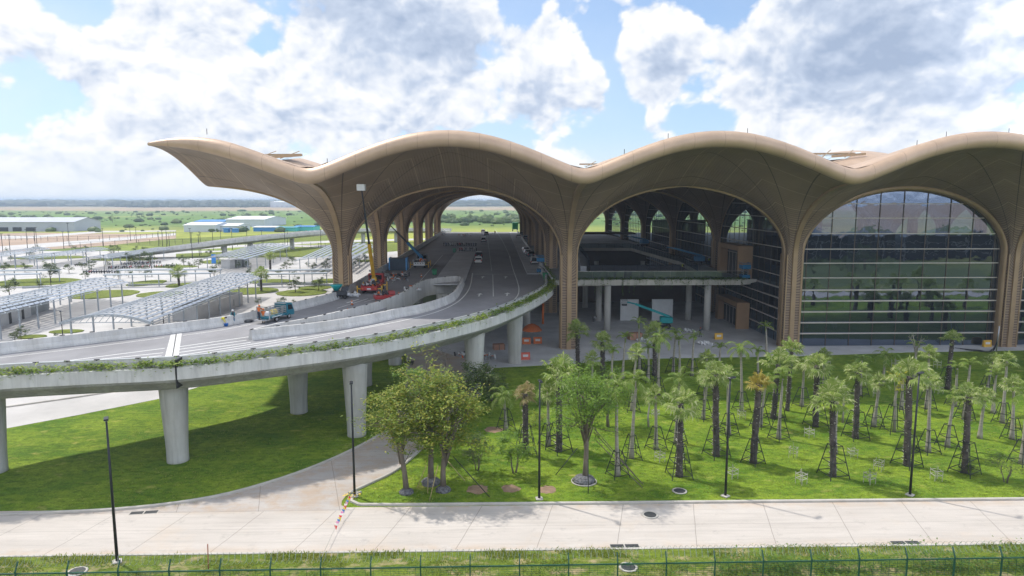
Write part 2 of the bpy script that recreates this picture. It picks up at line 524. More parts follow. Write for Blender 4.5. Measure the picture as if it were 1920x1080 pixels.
def ground_mat():
    m = bpy.data.materials.new('field_ground'); m.use_nodes = True
    t = m.node_tree; g = NG(t); bs = t.nodes['Principled BSDF']
    P = g.n('ShaderNodeNewGeometry').outputs['Position']
    X, Y, Z = g.xyz(P)
    w = g.m('SUBTRACT', g.noise(P, 0.0016, 5, 0.6), 0.5)
    d = g.m('ADD', Y, g.m('MULTIPLY', g.m('MULTIPLY', w, Y), 0.55))
    q = g.m('LOGARITHM', g.m('MAXIMUM', d, 50.0), 10.0)                 # strips of land lie across the view, wider the farther
    r = g.n('ShaderNodeValToRGB'); g.put(r.inputs[0], g.rng(q, 2.3, 4.3))
    el = r.color_ramp.elements
    def pos(y): return (math.log10(y) - 2.3) / 2.0
    stops = [(200, (0.12, 0.15, 0.06)), (330, (0.20, 0.25, 0.06)), (430, (0.34, 0.36, 0.07)), (560, (0.27, 0.30, 0.07)), (700, (0.12, 0.20, 0.05)), (1000, (0.15, 0.24, 0.06)), (1500, (0.17, 0.24, 0.08)), (1750, (0.42, 0.30, 0.20)), (2300, (0.40, 0.30, 0.21)),
             (2700, (0.14, 0.20, 0.08)), (4200, (0.16, 0.20, 0.11)), (9000, (0.12, 0.16, 0.12))]
    el[0].position = pos(stops[0][0]); el[0].color = rgba(stops[0][1])
    el[1].position = pos(stops[-1][0]); el[1].color = rgba(stops[-1][1])
    for y, c in stops[1:-1]:
        e = el.new(pos(y)); e.color = rgba(c)
    c = r.outputs[0]
    n2 = g.noise(g.v('MULTIPLY', P, (1, 0.5, 1)), 0.02, 8, 0.68)
    c = g.mix(g.rng(n2, 0.48, 0.62, 0.0, 0.55), c, (0.07, 0.12, 0.035, 1))
    n3 = g.noise(g.v('MULTIPLY', P, (1, 0.4, 1)), 0.008, 6, 0.6)
    c = g.mix(g.rng(n3, 0.55, 0.68, 0.0, 0.5), c, (0.36, 0.35, 0.12, 1))
    t.links.new(c, bs.inputs['Base Color']); bs.inputs['Roughness'].default_value = 0.95; bs.inputs['Specular IOR Level'].default_value = 0.1
    return m


mb = MB(); mb.quad((-16000, -4000, 0), (16000, -4000, 0), (16000, 26000, 0), (-16000, 26000, 0))
struct('ground', mb, ground_mat())

M_lawn = grass_mat('lawn_grass', (0.105, 0.21, 0.016), (0.265, 0.365, 0.032), (0.42, 0.39, 0.10), 0.565)
M_verge = grass_mat('verge_grass', (0.13, 0.19, 0.022), (0.20, 0.27, 0.032), (0.42, 0.33, 0.19), 0.50, 0.22)
M_kerb = mat('kerb_concrete', (0.50, 0.47, 0.42), 0.85, 0.25, 0.6)
M_conc = mat('fair_concrete', (0.47, 0.46, 0.43), 0.8, 0.22, 0.35, bump=0.01, stretch=(1, 1, 0.5))
M_soil = mat('bare_soil', (0.30, 0.20, 0.13), 0.95, 0.35, 1.3)


def road_mat(name, c, joint, size, origin=0.0, skew=0.0):
    """concrete slabs with sawn joints, tyre marks and dusty edges"""
    m = bpy.data.materials.new(name); m.use_nodes = True
    t = m.node_tree; g = NG(t); bs = t.nodes['Principled BSDF']
    P = g.n('ShaderNodeNewGeometry').outputs['Position']
    X, Y, Z = g.xyz(P)
    a = g.noise(g.v('MULTIPLY', P, (0.35, 1.4, 1)), 0.35, 7, 0.62)
    c1 = g.mix(g.rng(a, 0.3, 0.7), rgba(c), rgba((c[0] * .82, c[1] * .81, c[2] * .80)))
    b = g.noise(P, 0.18, 6, 0.7)
    c1 = g.mix(g.rng(b, 0.55, 0.75, 0.0, 0.45), c1, rgba((c[0] * .98, c[1] * .84, c[2] * .68)))
    s = g.noise(g.v('MULTIPLY', P, (0.12, 3.2, 1)), 1.0, 5, 0.7)
    c1 = g.mix(g.rng(s, 0.48, 0.68, 0.0, 0.42), c1, rgba(tuple(q * .62 for q in c)))
    sp = g.noise(P, 0.9, 6, 0.75)
    c1 = g.mix(g.rng(sp, 0.57, 0.70, 0.0, 0.5), c1, rgba(tuple(q * .55 for q in c)))
    edge = g.m('MULTIPLY', g.rng(g.m('ABSOLUTE', g.m('SUBTRACT', Y, 48.1)), 2.3, 3.4), g.rng(g.noise(P, 0.5, 5, 0.7), 0.42, 0.62, 0.0, 0.6))
    c1 = g.mix(edge, c1, rgba((c[0] * .86, c[1] * .68, c[2] * .50)))
    wob = g.m('MULTIPLY', g.m('SUBTRACT', g.noise(P, 0.5, 3), 0.5), 0.10)
    xx = g.m('ADD', g.m('ADD', X, g.m('MULTIPLY', Y, skew)), wob)
    fx = g.m('ABSOLUTE', g.m('SUBTRACT', g.m('FRACT', g.m('DIVIDE', xx, size)), 0.5))
    line = g.rng(fx, 0.0, 0.045 / size, 1.0, 0.0)
    yy = g.m('ADD', g.m('SUBTRACT', Y, origin), wob)
    line2 = g.rng(g.m('ABSOLUTE', yy), 0.0, 0.04, 0.6, 0.0)
    c1 = g.mix(g.m('MULTIPLY', g.m('MAXIMUM', line, line2), 0.75), c1, rgba(joint))
    t.links.new(c1, bs.inputs['Base Color']); bs.inputs['Roughness'].default_value = 0.8
    bs.inputs['Specular IOR Level'].default_value = 0.25
    MATS[name] = m
    return m


M_road = road_mat('road_concrete', (0.52, 0.475, 0.43), (0.16, 0.14, 0.12), 5.6, 48.1, -0.25)
M_plaza = mat('plaza_paving', (0.54, 0.545, 0.56), 0.75, 0.25, 0.25, bump=0.004)
M_pave = mat('car_park_concrete', (0.52, 0.50, 0.48), 0.85, 0.2, 0.12)

mb = MB(); slab(mb, [(-75, 51.5), (130, 51.5), (130, 112), (-22, 112), (-40, 92), (-75, 80)], z=0.02); struct('lawn', mb, M_lawn)
mb = MB(); slab(mb, [(-80, 30), (130, 30), (130, 44.6), (-80, 44.6)], z=0.02); struct('verge', mb, M_verge)
mb = MB(); slab(mb, [(-90, 44.6), (140, 44.6), (140, 51.55), (-90, 51.55)], z=0.03); struct('front_road', mb, M_road)
# service road that swings off the front road, under the elevated road, to the forecourt
kl = [(-160, 968), (0, 967), (100, 963), (216, 957), (330, 945), (430, 927), (530, 898), (600, 872), (660, 845), (715, 815), (744, 792), (758, 745), (763, 700), (765, 660)]
kr = [(640, 948), (641, 940), (648, 931), (693, 908), (747, 880), (800, 832), (850, 775), (890, 730), (925, 690)]
KL = resample(pxs(kl), 1.2); KR = resample(pxs(kr), 0.8)
mb = MB()
slab(mb, [(KL[0].x, 51.0)] + [(p.x, p.y) for p in KL] + [(-10, 112), (2, 112)] + [(p.x, p.y) for p in reversed(KR)] + [(KR[0].x + 1, 51.0)], z=0.034)
struct('service_road', mb, road_mat('service_concrete', (0.44, 0.405, 0.375), (0.16, 0.14, 0.12), 6.3, 0.0, 0.3))
mb = MB()
pr = [(-0.13, -0.05), (-0.13, 0.17), (-0.09, 0.2), (0.09, 0.2), (0.13, 0.17), (0.13, -0.05)]
sweep(mb, KL, pr); struct('kerb', mb, M_kerb)
mb = MB(); sweep(mb, resample([(120, 51.6, 0), (60, 51.6, 0), (0, 51.75, 0), (-9.3, 51.85, 0), (-10.9, 51.95, 0), (-11.6, 52.6, 0), (-11.7, 53.4, 0), (-11.2, 54.2, 0), G(655, 926)] + [G(u, v) for u, v in kr[3:]], 0.8), pr)
struct('kerb', mb, M_kerb)
mb = MB(); sweep(mb, [Vector((x, 44.6, 0)) for x in range(-90, 141, 5)], [(-0.1, -0.05), (-0.1, 0.07), (0.1, 0.07), (0.1, -0.05)]); struct('kerb', mb, M_kerb)
# concrete path behind the elevated road, with its kerb
pa = pxs([(-200, 790), (0, 766), (150, 745), (300, 722), (420, 705), (520, 690)]); pb = pxs([(-200, 835), (0, 806), (150, 778), (305, 747), (385, 722), (520, 700)])
mb = MB(); slab(mb, [(p.x, p.y) for p in pa] + [(p.x, p.y) for p in reversed(pb)], z=0.036); struct('footpath', mb, M_pave)
mb = MB(); sweep(mb, resample(pa, 1.5), pr); struct('kerb', mb, M_kerb)
# forecourt and ground-level floor of the terminal
mb = MB()
slab(mb, [(p.x, p.y) for p in pxs([(925, 690), (1060, 683), (1200, 673), (1500, 668), (1700, 661), (1930, 657)])] + [(150, 104.5), (200, 330), (-20, 330), (-12, 112)], z=0.05, zb=-0.3)
struct('forecourt', mb, M_plaza)
mb = MB(); slab(mb, [(-140, 72), (-62, 72), (-40, 90), (-24, 108), (-24, 330), (-330, 330), (-330, 100)], z=0.022); struct('car_park_pavement', mb, M_pave)
# far-off pavement beyond the terminal
mb = MB(); slab(mb, [(-24, 330), (220, 330), (220, 372), (-150, 372)], z=0.026); struct('apron', mb, M_pave)
# manholes, gullies
M_iron = mat('cast_iron', (0.05, 0.052, 0.055), 0.6, 0.3, 3)
for (u, v, z, lab) in ((1219, 966, .034, 'round dark manhole cover in the pale road'), (1274, 921, .03, 'round manhole cover set in the lawn beside the kerb'), (145, 1072, .03, 'round manhole with a white concrete ring in the verge grass'), (1178, 1064, .03, 'pale manhole ring half hidden in grass by the green fence')):
    c = G(u, v, z); t = thing('manhole_cover', lab, 'manhole', c)
    MB().lathe([(0.62, 0.0), (0.62, 0.05), (0.50, 0.06), (0.48, 0.05)], 24).build('ring', M_kerb, t)
    mb = MB(); mb.lathe([(0.47, 0.02), (0.47, 0.065), (0.44, 0.07)], 24); mb.build('lid', M_iron, t)
for (u, v, lab) in ((270, 961, 'paired iron drain grates at the kerb under the viaduct lawn'), (1171, 1024, 'paired iron drain grates at the verge side below the manhole'), (1698, 1018, 'paired iron drain grates at the verge side near the last lamp post')):
    c = G(u, v, .03); t = thing('drain_grate', lab, 'drain', c, 0.0 if v > 1000 else 0.12)
    mb = MB(); mb.box((-1.05, -0.30, 0), (1.05, 0.30, 0.012)); mb.build('surround', M_kerb, t)
    for s in (-1, 1):
        mb = MB()
        for k in range(9): mb.box((s * .52 - .46 + k * .103, -.22, .014), (s * .52 - .46 + k * .103 + .06, .22, .03))
        mb.box((s * .52 - .47, -.24, .013), (s * .52 + .47, .24, .02))
        mb.build('grate', M_iron, t)
# bare planting pits in the lawn
for i, (u, v, r, lab) in enumerate(((895, 917, 1.0, 'round patch of bare soil below the small dark shrub'), (957, 916, 0.85, 'round patch of bare soil below the bright green shrub'), (1026, 918, 0.8, 'patch of bare soil just right of a lamp post'), (925, 806, 1.0, 'patch of bare soil by the fan palm behind the shrubs'))):
    c = G(u, v, 0.02); mb = MB(); pts = []
    for k in range(22):
        a = k / 22 * 2 * math.pi; q = r * random.uniform(.8, 1.12); pts.append((q * _c(a), q * _s(a) * 1.0))
    n = len(mb.v); mb.v.append((0, 0, .08)); mb.v += [(x * .6, y * .6, .07) for x, y in pts] + [(x, y, .005) for x, y in pts]
    for k in range(22):
        k2 = (k + 1) % 22
        mb.face((n, n + 1 + k, n + 1 + k2)); mb.face((n + 1 + k, n + 23 + k, n + 23 + k2, n + 1 + k2))
    o = mb.build('soil_patch', M_soil, loc=c); tag(o, lab, 'soil patch', 'bare soil patches in the lawn', 'structure')
# ------------------------------------------------------------------ the terminal
TX = [-24.4 + 36.2 * k for k in range(6)]
TY = [109.6 + 36.2 * k for k in range(6)]
A0, HT = 1.2, 18.1
RY = HT - A0
DECK = 9.6


def ease(q): return math.sin(math.pi / 2 * (math.sqrt(q * q + 0.0064) - 0.08) / (math.sqrt(1.0064) - 0.08))
def axis_z(th): return 15.2 + 10.9 * math.sin(th)


def vault_z(x, y):
    """underside: quarter-ellipse climb from the shaft, lifted between the axes, level across the bay's middle"""
    m = min((x ** 4 + y ** 4) ** 0.25, HT)
    th = math.acos(max(-1.0, min(1.0, 1 - (max(m, A0) - A0) / RY)))
    return axis_z(th) + 4.9 * ease(min(1, abs(x) / HT)) * ease(min(1, abs(y) / HT))


def louvre_mat():
    """brown-gold louvred cladding: fine slats across the climb, pale rings, dark panel seams"""
    m = bpy.data.materials.new('louvre_cladding'); m.use_nodes = True
    t = m.node_tree; g = NG(t); bs = t.nodes['Principled BSDF']
    uv = g.n('ShaderNodeUVMap'); uv.uv_map = 'UVMap'
    u, v, _ = g.xyz(uv.outputs[0])
    f = g.m('FRACT', g.m('DIVIDE', u, 0.42))
    sl = g.rng(g.m('ABSOLUTE', g.m('SUBTRACT', f, 0.5)), 0.24, 0.40)
    P = g.n('ShaderNodeNewGeometry').outputs['Position']
    n = g.noise(P, 0.25, 5, 0.6)
    base = g.mix(g.rng(n, 0.35, 0.65), (0.29, 0.208, 0.145, 1), (0.235, 0.168, 0.118, 1))
    c = g.mix(g.m('MULTIPLY', sl, g.rng(u, 18.0, 27.0, 0.78, 0.10)), base, (0.075, 0.05, 0.035, 1))
    r = g.m('ABSOLUTE', g.m('SUBTRACT', g.m('FRACT', g.m('DIVIDE', g.m('SUBTRACT', u, 1.2), 4.1)), 0.5))
    c = g.mix(g.m('MULTIPLY', g.rng(r, 0.0, 0.018, 1.0, 0.0), g.rng(u, 15.5, 15.6)), c, (0.52, 0.38, 0.25, 1))
    s = g.m('ABSOLUTE', g.m('SUBTRACT', g.m('FRACT', g.m('MULTIPLY', v, 4.0)), 0.5))
    wid = g.m('DIVIDE', 0.30, g.m('MAXIMUM', g.m('SUBTRACT', u, 11.0), 2.0))
    c = g.mix(g.m('MULTIPLY', g.m('LESS_THAN', s, wid), g.rng(u, 15.5, 16.5, 0.0, 0.8)), c, (0.06, 0.04, 0.03, 1))
    t.links.new(c, bs.inputs['Base Color']); bs.inputs['Roughness'].default_value = 0.5; bs.inputs['Specular IOR Level'].default_value = 0.4
    bp = g.n('ShaderNodeBump'); bp.inputs['Strength'].default_value = 0.5; bp.inputs['Distance'].default_value = 0.06; bp.invert = True
    g.put(bp.inputs['Height'], sl); t.links.new(bp.outputs[0], bs.inputs['Normal'])
    return m


def gold_mat():
    """smooth champagne panels with thin joints"""
    m = bpy.data.materials.new('gold_panel'); m.use_nodes = True
    t = m.node_tree; g = NG(t); bs = t.nodes['Principled BSDF']
    P = g.n('ShaderNodeNewGeometry').outputs['Position']; X, Y, Z = g.xyz(P)
    n = g.noise(P, 0.3, 5, 0.6)
    c = g.mix(g.rng(n, 0.35, 0.65), (0.53, 0.38, 0.27, 1), (0.45, 0.32, 0.225, 1))
    j = g.m('ABSOLUTE', g.m('SUBTRACT', g.m('FRACT', g.m('DIVIDE', X, 4.02)), 0.5))
    c = g.mix(g.rng(j, 0.0, 0.012, 0.55, 0.0), c, (0.16, 0.10, 0.07, 1))
    c = g.mix(g.rng(g.noise(g.v('MULTIPLY', P, (1, 1, .15)), 1.4, 5, 0.7), 0.55, 0.75, 0.0, 0.25), c, (0.40, 0.29, 0.2, 1))
    t.links.new(c, bs.inputs['Base Color']); bs.inputs['Roughness'].default_value = 0.48; bs.inputs['Metallic'].default_value = 0.25
    return m


M_louv, M_gold = louvre_mat(), gold_mat()
M_rib = mat('bronze_rib', (0.38, 0.262, 0.155), 0.42, 0.15, 0.5, metal=0.2)
M_dark = mat('dark_fitting', (0.03, 0.028, 0.028), 0.8)  # plain near-black of the lightning rods and the void handrail
M_bronze = mat('bronze_frame', (0.10, 0.078, 0.062), 0.45, 0.1, 1.0, metal=0.3)
M_fin = mat('fin_aluminium', (0.50, 0.46, 0.42), 0.45, 0.1, 1.0, metal=0.2)

terminal = thing('airport_terminal', 'vast airport terminal with rows of flared tree columns under a scalloped bronze roof', 'terminal')


def fan_mesh(hxn=HT):
    """column and the fan vault it opens into: half-width hxn on the open end, HT elsewhere"""
    mb = MB(); mb.uv = []
    def put(p, u, v): mb.v.append(p); mb.uv.append((u, v)); return len(mb.v) - 1
    def stretch(x, m):
        return x * (1 + (hxn / HT - 1) * (m - A0) / RY) if x < 0 else x
    rings = [(A0, z, z, 0.0) for z in (0.0, 5.0, 10.0, 15.2)]
    N = 26; u = 15.2; pm, pz = A0, 15.2
    for i in range(1, N + 1):
        th = math.pi / 2 * (i / N) ** 1.0
        m = A0 + RY * (1 - math.cos(th)); z = axis_z(th)
        u += math.hypot(m - pm, z - pz); pm, pz = m, z
        rings.append((m, z, u, ((m - A0) / RY) ** 1.35))
    S = 12
    for side in range(4):
        grid = []
        for m, z, uu, gg in rings:
            row = []
            for j in range(-S, S + 1):
                q = j / S
                x, y = ((m * q, -m), (m, m * q), (-m * q, m), (-m, -m * q))[side]
                zz = z if uu <= 15.2 and z < 15 else vault_z(x, y)
                row.append(put((stretch(x, m), y, zz), uu, side * 1.0 + 0.5 + q * 0.5))
            grid.append(row)
        for a in range(len(grid) - 1):
            for b in range(2 * S):
                mb.face((grid[a][b], grid[a + 1][b], grid[a + 1][b + 1], grid[a][b + 1]), 0, True)
    # proud rib on each axis: a smooth bar that climbs the column and runs out along the vault
    for side in range(4):
        w0 = 0.42; base = len(mb.v); k = len(rings)
        for i, (m, z, uu, gg) in enumerate(rings):
            a = rings[max(i - 1, 0)]; b = rings[min(i + 1, k - 1)]
            tm, tz = b[0] - a[0], b[1] - a[1]; L = math.hypot(tm, tz) or 1; nm, nz = tz / L, -tm / L
            w = w0 + 0.10 * gg; dpt = 0.24
            for s, d in ((-w, -0.1), (-w * .85, dpt * (1 - gg ** 6)), (w * .85, dpt * (1 - gg ** 6)), (w, -0.1)):
                mm, zz = m + nm * d, z + nz * d
                x, y = ((s, -mm), (mm, s), (-s, mm), (-mm, -s))[side]
                put((stretch(x, mm) if side in (1, 3) else x, y, zz), uu, 0.25)
        for i in range(k - 1):
            for j in range(3):
                mb.face((base + i * 4 + j, base + (i + 1) * 4 + j, base + (i + 1) * 4 + j + 1, base + i * 4 + j + 1), 1)
    for sx in (-1, 1):                                             # slender corner beads on the shaft
        for sy in (-1, 1):
            n0 = len(mb.v); mb.box((sx * A0 - .09, sy * A0 - .09, 0), (sx * A0 + .09, sy * A0 + .09, 15.3), 1); mb.uv += [(0, .25)] * (len(mb.v) - n0)
    return mb


def top_z(x, y, hxn, taper):
    sx = ease(min(1, abs(x) / (hxn if x < 0 else HT))); sy = ease(min(1, abs(y) / HT))
    z = 28.15 + 4.9 * sx * sy
    if taper and x < 0:
        q = max(0.0, (-x / hxn - 0.5) / 0.5); z -= 1.78 * q ** 1.6
    return z


def shell_mesh(hxn=HT, taper=False):
    mb = MB(); N = 18; idx = []
    for i in range(N + 1):
        row = []
        for j in range(N + 1):
            x = -hxn + (hxn + HT) * i / N; y = -HT + 2 * HT * j / N
            mb.v.append((x, y, top_z(x, y, hxn, taper))); row.append(len(mb.v) - 1)
        idx.append(row)
    for i in range(N):
        for j in range(N): mb.face((idx[i][j], idx[i + 1][j], idx[i + 1][j + 1], idx[i][j + 1]), 0, True)
    return mb


HL = 20.4


def fair(me, hxn):
    """true surface normals on the vaults, so neighbouring sheets read as one smooth skin"""
    me.update(); out = []; fx = HT / hxn
    for p in me.polygons:
        pn = p.normal
        for li in p.loop_indices:
            c = me.vertices[me.loops[li].vertex_index].co
            if p.material_index or c.z < 15.4: out.append(tuple(pn)); continue
            x = c.x / (1 + (hxn / HT - 1) * max(0, (abs(c.x) * fx - A0) / RY)) if c.x < 0 else c.x
            h = .05; gx = (vault_z(x + h, c.y) - vault_z(x - h, c.y)) / (2 * h); gy = (vault_z(x, c.y + h) - vault_z(x, c.y - h)) / (2 * h)
            if abs(x) > HT - .2: gx = 0.0
            if abs(c.y) > HT - .2: gy = 0.0
            n = Vector((gx, gy, -1)).normalized()
            out.append(tuple(n if n.dot(pn) >= 0 else -n))
    me.normals_split_custom_set(out); return me


fan_n, fan_l = fair(fan_mesh().mesh('canopy_column', [M_louv, M_rib]), HT), fair(fan_mesh(HL).mesh('canopy_column', [M_louv, M_rib]), HL)
sh_n, sh_l = shell_mesh().mesh('roof_shell', M_gold), shell_mesh(HL, True).mesh('roof_shell', M_gold)
for i, x in enumerate(TX):
    for j, y in enumerate(TY):
        for nm, me in (('canopy_column', fan_l if i == 0 else fan_n), ('roof_shell', sh_l if i == 0 else sh_n)):
            o = bpy.data.objects.new(nm, me); COL.objects.link(o); o.parent = terminal; o.location = (x, y, 0)

# rounded edge of the roof: section carried along the scalloped rim
SEC = [(-0.25, -0.06), (0.25, -0.05), (0.62, 0.16), (0.86, 0.5), (0.94, 0.9), (0.86, 1.3), (0.6, 1.7), (0.2, 1.98), (-0.1, 2.06), (-0.7, 2.12), (-1.6, 1.85)]


def edge_strip(pts, out, scale):
    """pts along the rim (lower edge), out = horizontal outward direction at each, scale = thickness"""
    mb = MB(); k = len(SEC)
    for p, o, s in zip(pts, out, scale):
        for a, b in SEC: mb.v.append((p[0] + o[0] * a * s, p[1] + o[1] * a * s, p[2] + b * s))
    for i in range(len(pts) - 1):
        for j in range(k - 1): mb.face((i * k + j, (i + 1) * k + j, (i + 1) * k + j + 1, i * k + j + 1), 0, True)
    return mb


E0 = axis_z(math.pi / 2)
for i, x in enumerate(TX):
    hx = HL if i == 0 else HT
    pts, out, sc = [], [], []
    for k in range(49):
        t = -hx + (hx + HT) * k / 48
        q = abs(t) / (hx if t < 0 else HT)
        s = 1.0
        if i == 0 and t < 0: w = max(0.0, (q - 0.5) / 0.5); s = 1.0 - 0.82 * w ** 1.6
        pts.append((x + t, TY[0] - HT, E0 + 4.9 * ease(q))); out.append((0, -1)); sc.append(s)
    if i == 0: out[0] = (-0.8, -0.6)
    edge_strip(pts, out, sc).build('roof_edge', M_gold, terminal)
for j, y in enumerate(TY):
    pts, out, sc = [], [], []
    for k in range(37):
        t = HT - 2 * HT * k / 36
        pts.append((TX[0] - HL, y + t, E0 + 4.9 * ease(abs(t) / HT))); out.append((-1, 0)); sc.append(0.2)
    edge_strip(pts, out, sc).build('roof_edge', M_gold, terminal)

# glazed skylights with open bronze lids on the domes, lightning rods on the rim
M_sky = mat('skylight_glass', (0.55, 0.65, 0.70), 0.12, spec=0.8)
for (x, y, dx) in ((TX[0], TY[0], -12.5), (TX[2], TY[0], 12.0), (TX[1], TY[1], 12.0), (TX[0], TY[1], -12.5), (TX[3], TY[0], 12.0), (TX[2], TY[1], 12.0)):
    hx = HL if x == TX[0] else HT
    z = top_z(dx, 10.5, hx, x == TX[0]) + 0.05
    f = MB(); f.poly([(x + dx - 4.4, y + 9.2, z - .7), (x + dx + 4.0, y + 9.6, z + .1), (x + dx + 4.6, y + 12.2, z + 1.1), (x + dx - 3.4, y + 12.2, z + .5)])
    o = f.build('skylight', M_sky, terminal)
    f = MB(); f.bar((x + dx - 4.6, y + 12.0, z + .75), (x + dx + 3.4, y + 11.6, z + .8), 0.2, h=0.3); f.bar((x + dx - 2.0, y + 9.0, z + .1), (x + dx + 4.2, y + 9.6, z + .6), 0.2, h=0.4)
    for t in (-3.5, 0.5): f.bar((x + dx + t, y + 9.4, z), (x + dx + t + 2.6, y + 11.8, z + 1.4), 0.12)
    f.build('skylight_frame', M_rib, o)
for x in (-37.6, -22.1, 17.2, 23.0, 33.6, 56.6, 60.5, 69.0):
    q = min(abs(x - c) for c in TX) / HT
    MB().tube([(x, TY[0] - HT + 0.8, E0 + 2.0 + 4.9 * ease(min(q, 1))), (x, TY[0] - HT + 0.8, E0 + 2.75 + 4.9 * ease(min(q, 1)))], 0.04, 6).build('lightning_rod', M_dark, terminal)


# glass walls with their grids
def glass_mat(name, refl, see, tint, body=0.3, wave=0.02):
    m = bpy.data.materials.new(name); m.use_nodes = True
    t = m.node_tree; g = NG(t)
    for n in list(t.nodes):
        if n.type == 'BSDF_PRINCIPLED': t.nodes.remove(n)
    P = g.n('ShaderNodeNewGeometry').outputs['Position']
    gl = g.n('ShaderNodeBsdfGlossy'); gl.inputs['Roughness'].default_value = 0.015; gl.inputs['Color'].default_value = (0.56, 0.68, 0.92, 1)
    bp = g.n('ShaderNodeBump'); bp.inputs['Strength'].default_value = 1.0; bp.inputs['Distance'].default_value = wave
    g.put(bp.inputs['Height'], g.noise(P, 0.42, 2, 0.5)); t.links.new(bp.outputs[0], gl.inputs['Normal'])
    tr = g.n('ShaderNodeBsdfTransparent'); tr.inputs[0].default_value = rgba(tint)
    df = g.n('ShaderNodeBsdfDiffuse'); df.inputs[0].default_value = (0.014, 0.017, 0.022, 1)
    m1 = g.n('ShaderNodeMixShader'); m1.inputs[0].default_value = see
    t.links.new(df.outputs[0], m1.inputs[1]); t.links.new(tr.outputs[0], m1.inputs[2])
    m2 = g.n('ShaderNodeMixShader'); m2.inputs[0].default_value = refl
    t.links.new(m1.outputs[0], m2.inputs[1]); t.links.new(gl.outputs[0], m2.inputs[2])
    t.links.new(m2.outputs[0], t.nodes['Material Output'].inputs[0])
    return m


M_gfront = glass_mat('front_glass', 0.26, 0.30, (0.40, 0.54, 0.72), wave=.013)
M_gside = glass_mat('side_glass', 0.08, 0.82, (0.72, 0.80, 0.86), wave=0.005)
M_grail = glass_mat('rail_glass', 0.16, 0.85, (0.70, 0.80, 0.80), wave=0.003)


def arch_outline(n=28, inset=0.0, z0=0.0):
    """half-open bay between two columns: (t, z) with t from column to column (0..36.2)"""
    pts = [(A0 + inset, z0), (A0 + inset, 15.2)]
    for i in range(1, n + 1):
        th = math.pi / 2 * i / n
        pts.append((A0 + inset + (RY - inset) * (1 - math.cos(th)), axis_z(th) - inset * math.sin(th)))
    return pts + [(36.2 - t, z) for t, z in reversed(pts[:-1])]


def arch_top(t):
    t = min(t, 36.2 - t)
    if t <= A0: return 15.0
    return axis_z(math.acos(max(-1, min(1, 1 - (t - A0) / RY))))


FIN_Z = [23.4, 21.1, 18.6, 16.1, 13.8, 11.4, 9.4, 7.6, 5.8, 4.0, 2.2]


def bay(p0, d, glass, z0, verts, fins, inset, proud, name='glass_wall'):
    """glazed bay: p0 column centre, d unit vector along the wall, proud = side of the fins"""
    nrm = Vector((d.y, -d.x, 0)) * proud
    out = arch_outline(28, inset, z0)
    f = MB(); f.poly([tuple(p0 + d * t + Vector((0, 0, z))) for t, z in out])
    g = f.build(name, glass, terminal)
    b = MB()
    for t in verts:
        zt = arch_top(t) - inset
        if zt > z0: b.bar(p0 + d * t + nrm * 0.06 + Vector((0, 0, z0)), p0 + d * t + nrm * 0.06 + Vector((0, 0, zt)), 0.10)
    for p, q in zip(out[1:-1], out[2:-1]):
        b.bar(p0 + d * p[0] + nrm * .1 + Vector((0, 0, p[1])), p0 + d * q[0] + nrm * .1 + Vector((0, 0, q[1])), 0.34)
    for t in (out[0][0], 36.2 - out[0][0]): b.bar(p0 + d * t + nrm * .1 + Vector((0, 0, z0)), p0 + d * t + nrm * .1 + Vector((0, 0, 15.2)), 0.34)
    b.build('mullion_grid', M_bronze, g)
    b = MB()
    for z in fins:
        if z <= z0 + 0.3: continue
        ts = [t / 20 for t in range(0, 725) if arch_top(t / 20) - inset > z and A0 + inset <= t / 20 <= 36.2 - A0 - inset]
        if ts:
            dp = 0.22 if z < 10.5 else 0.14
            b.bar(p0 + d * ts[0] + nrm * (.10 + dp / 2) + Vector((0, 0, z)), p0 + d * ts[-1] + nrm * (.10 + dp / 2) + Vector((0, 0, z)), dp, h=0.20 if z < 10.5 else 0.14)
    b.build('sun_fin', M_fin, g)
    return g


EX = Vector((1, 0, 0)); EY = Vector((0, 1, 0))
for i in (2, 3, 4): bay(Vector((TX[i], TY[0] + 0.35, 0)), EX, M_gfront, 0.12, [A0 + 1.4 + k * 3.86 for k in range(9)], FIN_Z, 0.55, 1.0)
for j in range(0, 5): bay(Vector((TX[2], TY[j], 0)), EY, M_gside, 0.12, [A0 + 1.6 + k * 2.68 for k in range(13)], [z for z in FIN_Z if z != 2.2] + [1.9], 0.15, -1.0)
bay(Vector((TX[5], TY[0], 0)), EY, M_gside, 0.12, [A0 + 1.6 + k * 5.3 for k in range(7)], FIN_Z[::2], 0.15, -1.0)
# broad bronze reveal swept round the glazed front arches
for i in (2, 3, 4):
    b = MB(); out = arch_outline(30, 0.0, 0.0); k = len(out); n = 0
    for e, (t, z) in enumerate(out):
        a = out[max(e - 1, 0)]; c = out[min(e + 1, k - 1)]; tx, tz = c[0] - a[0], c[1] - a[1]; L = math.hypot(tx, tz); nx, nz = tz / L, -tx / L
        for dn, dy in ((-0.35, -0.55), (0.25, -0.95), (0.55, -0.6), (0.55, 0.3)):
            b.v.append((TX[i] + t + nx * dn, TY[0] + dy - 0.0, z + nz * dn))
    for e in range(k - 1):
        for q in range(3): b.face((e * 4 + q, (e + 1) * 4 + q, (e + 1) * 4 + q + 1, e * 4 + q + 1), 0, True)
    b.build('arch_reveal', M_rib, terminal)

